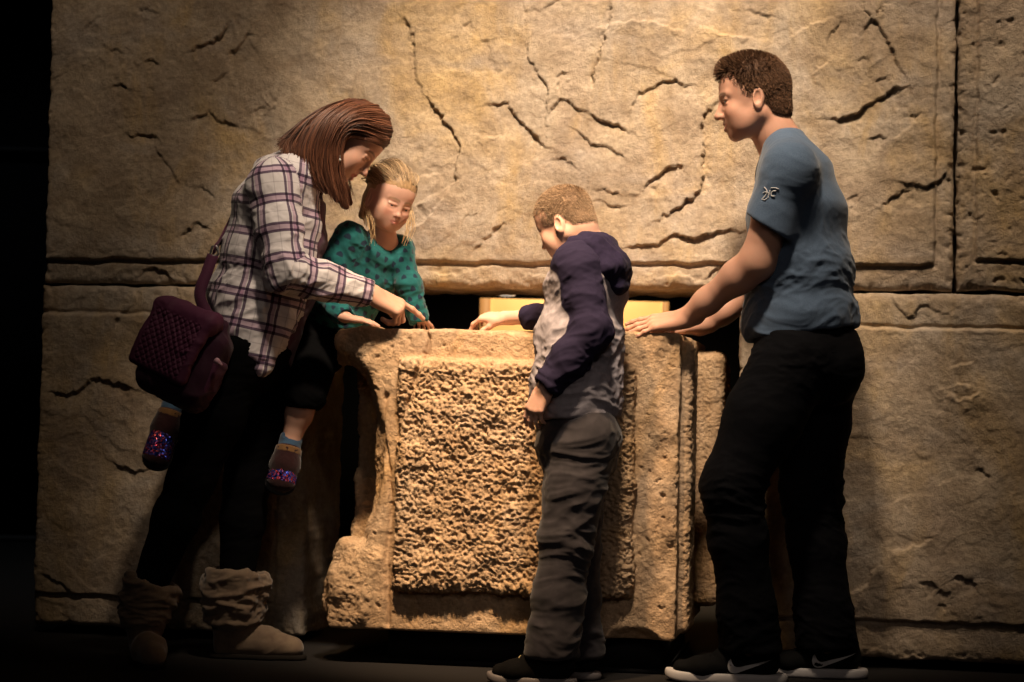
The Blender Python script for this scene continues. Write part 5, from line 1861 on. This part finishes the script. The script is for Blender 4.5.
    H.ell(head.w(0.088, 0, -0.037), np.array([0.070, 0.12, 0.088]) * s, R, .012, True)
    for yy in (.085, -.085):
        H.ell(head.w(0.045, yy, -0.06), np.array([0.062, 0.05, 0.07]) * s, R, .01, True)
        H.ell(head.w(-.008, yy * 1.05, -.010), np.array([.020, .022, .032]) * s, R, .006, True)
    Vh, Fh = keep_largest(*H.mesh(.003))
    Lh = head.local(Vh); Nh = vnormals(Vh, Fh)
    # rows of small twists over the crown
    tw = np.clip((Lh[:, 2] - .085) / .02, 0, 1)
    Vh = Vh + Nh * (.0016 * tw * np.sin(Lh[:, 1] * 150) + .001 * fbm(Lh * np.array([20, 120, 120]), 2))[:, None]

    # strands drawn from the hairline over the skull to the back
    r9 = np.random.default_rng(9)
    ce, ra = np.array([-0.014, 0, 0.034]), np.array([0.100, 0.080, 0.0895])
    def on_skull(d, lift):
        d = d / np.linalg.norm(d, axis=-1, keepdims=True)
        return ce + d / np.sqrt(((d / ra) ** 2).sum(-1, keepdims=True)) + d * lift
    n = 1700
    th = r9.uniform(-1.45, 1.45, n)                                   # across the hairline, temple to temple
    back = r9.uniform(0, 1, n) ** 1.6
    st = np.stack([.95 * np.cos(th * .55) - .55 * np.abs(np.sin(th)) ** 2 - 1.0 * back, np.sin(th) * .95, .36 + .36 * np.cos(th) - .35 * np.abs(np.sin(th)) + .30 * back], 1)
    en = np.stack([-.96 + r9.normal(size=n) * .06, .12 * np.sin(th) + r9.normal(size=n) * .07, .05 + r9.normal(size=n) * .10], 1)
    K = 11
    tt = np.linspace(0, 1, K)[None, :, None]
    st /= np.linalg.norm(st, axis=1, keepdims=True); en /= np.linalg.norm(en, axis=1, keepdims=True)
    om = np.arccos(np.clip((st * en).sum(1), -1, 1))[:, None, None]
    D = (np.sin((1 - tt) * om) * st[:, None] + np.sin(tt * om) * en[:, None]) / np.sin(om)
    lift = (r9.uniform(.002, .011, (n, 1, 1)) + .005 * np.sin(tt * 3.1)) * np.ones((n, K, 1))
    fly = (r9.uniform(size=(n, 1, 1)) < .10) * np.sin(tt * 3.1) * r9.uniform(.004, .022, (n, 1, 1))
    lift = lift + fly
    D = D + .05 * np.sin(tt * r9.uniform(3, 9, (n, 1, 1)) + r9.uniform(0, 6, (n, 1, 1))) * r9.normal(size=(n, 1, 3))
    P = head.o + s * (on_skull(D, lift) @ R.T)
    V2, F2, c2 = strand_obj('hair', P, .0016, None, None, (0.10, 0.058, 0.030), (0.60, 0.42, 0.25), 2, .6)
    # loose wisps down the far cheek, at the nape and across the forehead
    wl = []
    r = np.random.default_rng(4)
    for base_, end, cnt in (((411, 208, 6.27), (405, 241, 6.23), 14), ((367, 212, 6.21), (372, 240, 6.20), 14), ((363, 205, 6.25), (365, 226, 6.24), 16)):
        for i in range(cnt):
            j = r.normal(size=3) * .006; k = r.normal(size=3) * .010
            a0, b0 = A(*base_) + j, A(*end) + k
            mdl = (a0 + b0) / 2 + r.normal(size=3) * .006 + np.array([.004, -.004, 0])
            wl.append(spline([a0, mdl, b0], 9))
    V3, F3, c3 = strand_obj('hair', np.array(wl), .0011, None, None, (0.34, 0.20, 0.09), (0.72, 0.50, 0.27), 12, .6)
    band = np.clip(np.sin(Lh[:, 1] * 150 + 1.5) * 1.5, 0, 1) * tw
    cb = np.tile(np.array((0.40, 0.25, 0.125)), (len(Vh), 1)) * (1 + .35 * fbm(Lh * np.array([14, 90, 70]), 3))[:, None]
    cb = cb * (1 - .6 * band[:, None])
    V, Fq = join([(Vh, Fh), (V2, F2), (V3, F3)])
    mesh_obj('hair', V, Fq, M_HAIR, root, cols=np.concatenate([cb, c2, c3]))
    return root
# ------------------------------------------------------------------ the boy in the raglan hoodie
def build_boy():
    A = at
    Yb = 5.77
    root = empty('person', [A(565, 675, Yb)[0], Yb, 0])
    tag(root, 'boy in a grey and navy hooded top, seen from behind, reaching onto the block', 'person')
    F = nrm([-.93, .36, 0]); lat = np.cross([0, 0, 1.0], F)
    shL, elL, wrL = A(577, 266, 5.67), A(592, 331, 5.62), A(546, 386, 5.61)
    shR, elR, wrR = A(583, 262, 5.90), A(556, 316, 5.99), A(506, 318, 6.11)
    tor = [(A(590, 244, 5.80), (.060, .052)), (A(590, 262, 5.79), (.120, .082)), (A(586, 290, 5.78), (.135, .098)), (A(580, 340, 5.77), (.128, .100)), (A(577, 385, 5.77), (.130, .103)), (A(577, 412, 5.77), (.132, .106))]
    hipL, knL, anL = A(583, 430, 5.71), A(566, 540, 5.70), A(552, 652, 5.70)
    hipR, knR, anR = A(574, 430, 5.84), A(574, 540, 5.85), A(577, 652, 5.86)
    head = Head(A(565, 225, 5.80), [-.80, .40, -.45], [-.40, .20, .9], 0.86, 0.8, 0.2, lid=.5)
    S = Shape()
    S.echain([(p, (a - .012, b - .012)) for p, (a, b) in tor], lat, .04)
    S.chain([(head.w(-.048, 0, -.035), .050), (A(581, 240, 5.80), .050), (A(588, 252, 5.80), .056)], .03)
    head.build(S, smile=0)
    for sh, el, wr in ((shL, elL, wrL), (shR, elR, wrR)):
        S.chain([(sh, .038), (el, .029), (el + (wr - el) * .3, .027), (wr, .0195)], .02)
    for hp, kn, an in ((hipL, knL, anL), (hipR, knR, anR)):
        S.chain([(hp, .066), (kn, .044), (kn + (an - kn) * .3, .042), (an, .030)], .03)
        S.cap(an, an + np.array([0, 0, -.04]), .028, .024, .02)
    arch = dict(index=(.55, .55, .3), middle=(.6, .6, .35), ring=(.55, .6, .35), little=(.5, .55, .3), spread=.8)
    hand(S, wrR, nrm(A(472, 316, 6.16) - wrR), [-.1, -.40, 1], 1, .78, arch, (.35, .50))
    rel = dict(index=(.35, .45, .25), middle=(.45, .5, .3), ring=(.5, .55, .3), little=(.55, .6, .3), spread=.6)
    hand(S, wrL, [-.42, .10, -.90], [-.5, -.80, .2], -1, .78, rel, (.35, .35))
    skin = (0.62, 0.365, 0.28)
    body = skin_body(S, root, head, skin, (0.52, 0.22, 0.19), (0.30, 0.19, 0.11), M_SKIN, flush=.4)
    head.eyes(body, (0.12, 0.16, 0.20))

    # hooded raglan top
    Sh = Shape()
    Sh.chain([(shL, .053), (shL + (elL - shL) * .5, .049), (elL, .045), (elL + (wrL - elL) * .5, .043), (wrL, .036)], .03)
    Sh.chain([(shR, .054), (elR, .037), (elR + (wrR - elR) * .45, .030), (wrR - (wrR - elR) * .38, .028)], .03)
    for el, wr, f in ((elL, wrL, 0.0), (elR, wrR, .40)):
        d = nrm(wr - el); e = wr - (wr - el) * f
        x = nrm(np.cross(d, [0.2, 0.3, .9])); y = np.cross(d, x)
        rh = .029 if f == 0 else .0225
        Sh.cap(e - d * .012, e + d * .05, rh, rh + .002, .003, True)
        Sh.box(e + d * .072, (.07, .07, .07), np.stack([x, y, d], 1), .002, .003, True)
    arms = Shape(); arms.ops = [o for o in Sh.ops if not o[4]]
    To = Shape(); To.echain([(p, (a + .008, b + .008)) for p, (a, b) in tor[1:]], lat, .04)
    To.ecap(A(578, 330, 5.77), A(575, 400, 5.77), (.135, .106), (.142, .112), lat, .04)
    Sh.ops += To.ops
    Sh.cap(A(588, 256, 5.73), shL, .045, .060, .04); Sh.cap(A(588, 256, 5.86), shR, .045, .058, .04)
    Sh.ell(A(576, 236, 5.80), (.062, .062, .045), frame([-.8, .3, -.5], [-.5, .2, .8]), .01, True)
    Sh.cut(A(577, 417, 5.77), [0.04, 0, -1], .006)
    nb, sb = A(592, 243, 5.79), A(560, 300, 5.77)

    def colf(V):
        navy = np.array((0.018, 0.014, 0.036)); grey = np.array((0.30, 0.27, 0.30))
        da, dt = arms.sample(V), To.sample(V)
        mel = 1 + .22 * fbm(V * np.array([60, 60, 60]), 3)
        col = np.tile(grey, (len(V), 1)) * mel[:, None]
        # raglan line: sleeve wins, plus a wedge running up to the collar
        k = da - dt
        top = (V[:, 2] - shL[2]) / .06
        m = np.clip((-0.003 + .036 * np.clip(top + .4, 0, 1.5) - k) / .003, 0, 1)[:, None]
        return col * (1 - m) + navy * m

    def ampf(V):
        return .6 + .9 * np.exp(-(np.linalg.norm(V - elL, axis=1) / .08) ** 2) + .5 * np.clip((1.05 - V[:, 2]) / .15, 0, 1)
    m_top = tinted('heather_fleece', .92, .15, noise_sc=300, bump=.1)
    top = garment('hoodie', Sh, .004, m_top, root, .009, (8, 8, 14), 8.0, colf=colf, ampf=ampf, sm=2)
    # ribbed hem band
    # hood lying behind the neck
    Hd = Shape()
    bk = -F
    ring = [A(564, 260, 5.69), A(575, 249, 5.68), A(590, 244, 5.69), A(604, 249, 5.75), A(604, 250, 5.83), A(592, 248, 5.88), A(577, 252, 5.89)]
    for a, b in zip(ring[:-1], ring[1:]): Hd.ecap(a, b, (.026, .018), (.026, .018), [0, 0, 1], .02)
    Hd.ecap(A(600, 248, 5.74), A(613, 272, 5.72), (.090, .040), (.085, .042), lat, .03)
    Hd.ecap(A(613, 268, 5.72), A(618, 284, 5.72), (.075, .036), (.050, .026), lat, .03, capf=1)
    Hd.ecap(A(594, 252, 5.77), A(604, 264, 5.74), (.092, .038), (.088, .042), lat, .03)
    Hd.ell(A(580, 238, 5.79), (.060, .062, .055), frame([-.8, .3, -.5], [-.5, .2, .8]), .01, True)
    m_navy = cloth('navy_fleece', (0.020, 0.015, 0.040), (0.014, 0.011, 0.029), scale=80, sheen=.02, spec=.1)
    hood = garment('hood', Hd, .0035, m_navy, top, .009, (10, 10, 12), 2.0, sm=2)
    dc = spline([A(571, 250, 5.685), A(584, 243, 5.665), A(596, 246, 5.67), A(606, 258, 5.68)], 30)

    # grey trousers
    Tr = Shape()
    Tr.echain([(A(577, 408, 5.77), (.122, .098)), (A(579, 440, 5.77), (.132, .110)), (A(578, 462, 5.77), (.125, .104))], lat, .04)
    for hp, kn, an in ((hipL, knL, anL), (hipR, knR, anR)):
        Tr.chain([(hp, .088), (hp + (kn - hp) * .5, .080), (kn, .070), (kn + (an - kn) * .5, .068), (an + [0, 0, .0], .074)], .03)
    for an in (anL, anR):
        Tr.box(an + [-.0, 0, -.085], (.11, .075, .075), None, .002, .005, True)
    t = NT('grey_twill')
    co = t.coord()
    t.base(t.ramp(t.noise(co, 40, 4), [(.3, (0.021, 0.018, 0.022)), (.7, (0.033, 0.028, 0.034))]))
    t.set(Roughness=.8, Specular_IOR_Level=.3, Sheen_Weight=.1)
    t.bump(t.noise(t.scaled(co, (1, 1, 3)), 500, 2), .15, .001)

    def ampt(V):
        z = V[:, 2]
        return .55 + 1.1 * np.exp(-((z - .46) / .12) ** 2) + .9 * np.exp(-((z - .12) / .1) ** 2) + .5 * np.exp(-((z - .68) / .08) ** 2)
    tr = garment('trousers', Tr, .004, t.m, root, .0075, (6, 6, 13), 4.0, ampf=ampt)
    # side seam of the near leg
    sm_ = []
    for x, y in ((556, 430), (575, 470), (572, 520), (565, 570), (556, 620), (551, 645)):
        o = A(x, y, 5.3); d = nrm(ray(x, y)); sm_.append(surface_hit(Tr, o, d, .8, 700) - d * .001)
    # shoes
    m_up = cloth('black_suede', (0.006, 0.0055, 0.0055), scale=120, bump=.3, sheen=.0, spec=.08)
    m_so = plain('grey_rubber', (0.16, 0.14, 0.14), .6)
    m_lace = plain('yellow_lace', (0.42, 0.34, 0.16), .7)
    for an in (anL, anR):
        g = np.array([an[0], an[1], 0]); fd = nrm([-.97, .22 if an is anL else .3, 0])
        uo, w, U = shoe('shoe', g - fd * .062, g + fd * .175, [0, 0, 1], m_up, m_so, root, width=.088, height=.095, sole_h=.024)
        lc = []
        for q in range(4):
            pts = []
            for b in np.linspace(-.25, .25, 7):
                pts.append(surface_hit(U, w(.46 + q * .055 + .02 * (q % 2), b, .2), np.array([0, 0, -1.0]), .2, 300) + [0, 0, .001])
            lc.append(pts)
        V, Fq = tubes(np.array(lc), np.full((4, 7), .0024), 5)
        mesh_obj('laces', V, Fq, m_lace, uo)

    # short light-brown hair, clipped at the sides
    R, s = head.R, head.s
    H = Shape()
    H.ell(head.w(-.013, 0, .037), np.array([.1030, .0815, .0925]) * s, R, .01)
    H.ell(head.w(-.060, 0, -.022), np.array([.050, .058, .050]) * s, R, .02)
    H.cut(head.w(-.075, 0, -.040), R @ np.array([.30, 0, -1]), .006)
    H.box(head.w(.098, 0, -.020), np.array([.050, .12, .084]) * s, R, .01, .006, True)
    H.box(head.w(.045, 0, -.090), np.array([.062, .12, .094]) * s, R, .01, .006, True)
    for yy in (.086, -.086): H.ell(head.w(-.012, yy, -.014), np.array([.022, .022, .035]) * s, R, .004, True)
    Vh, Fh = keep_largest(*H.mesh(.003))
    Nh = vnormals(Vh, Fh); Lh = head.local(Vh)
    r = np.random.default_rng(15)
    pk = r.choice(len(Vh), 8000, replace=False)
    topm = np.clip((Lh[pk, 2] + .02) / .14, 0, 1)
    flow = np.stack([0.7 * topm - .1, .2 * np.ones(len(pk)), -1.0 + 1.1 * topm], 1) @ R.T
    P = hair_strands(Vh[pk] - Nh[pk] * .003, Nh[pk] * .6 + flow * .8, .007 + .005 * topm, 4, [0, 0, -1], lambda p: p, .12, 3, .95)
    V2, F2, c2 = strand_obj('hair', P, .0010, None, None, (0.12, 0.075, 0.046), (0.44, 0.31, 0.205), 6)
    cb = np.tile(np.array((0.20, 0.130, 0.082)), (len(Vh), 1)) * (1 + .35 * fbm(Lh * np.array([40, 110, 90]), 3))[:, None]
    V, Fq = join([(Vh, Fh), (V2, F2)])
    mesh_obj('hair', V, Fq, M_HAIR_MATT, root, cols=np.concatenate([cb, c2]))
    return root
build_woman()
build_girl()
build_bag()
build_boy()
build_man()
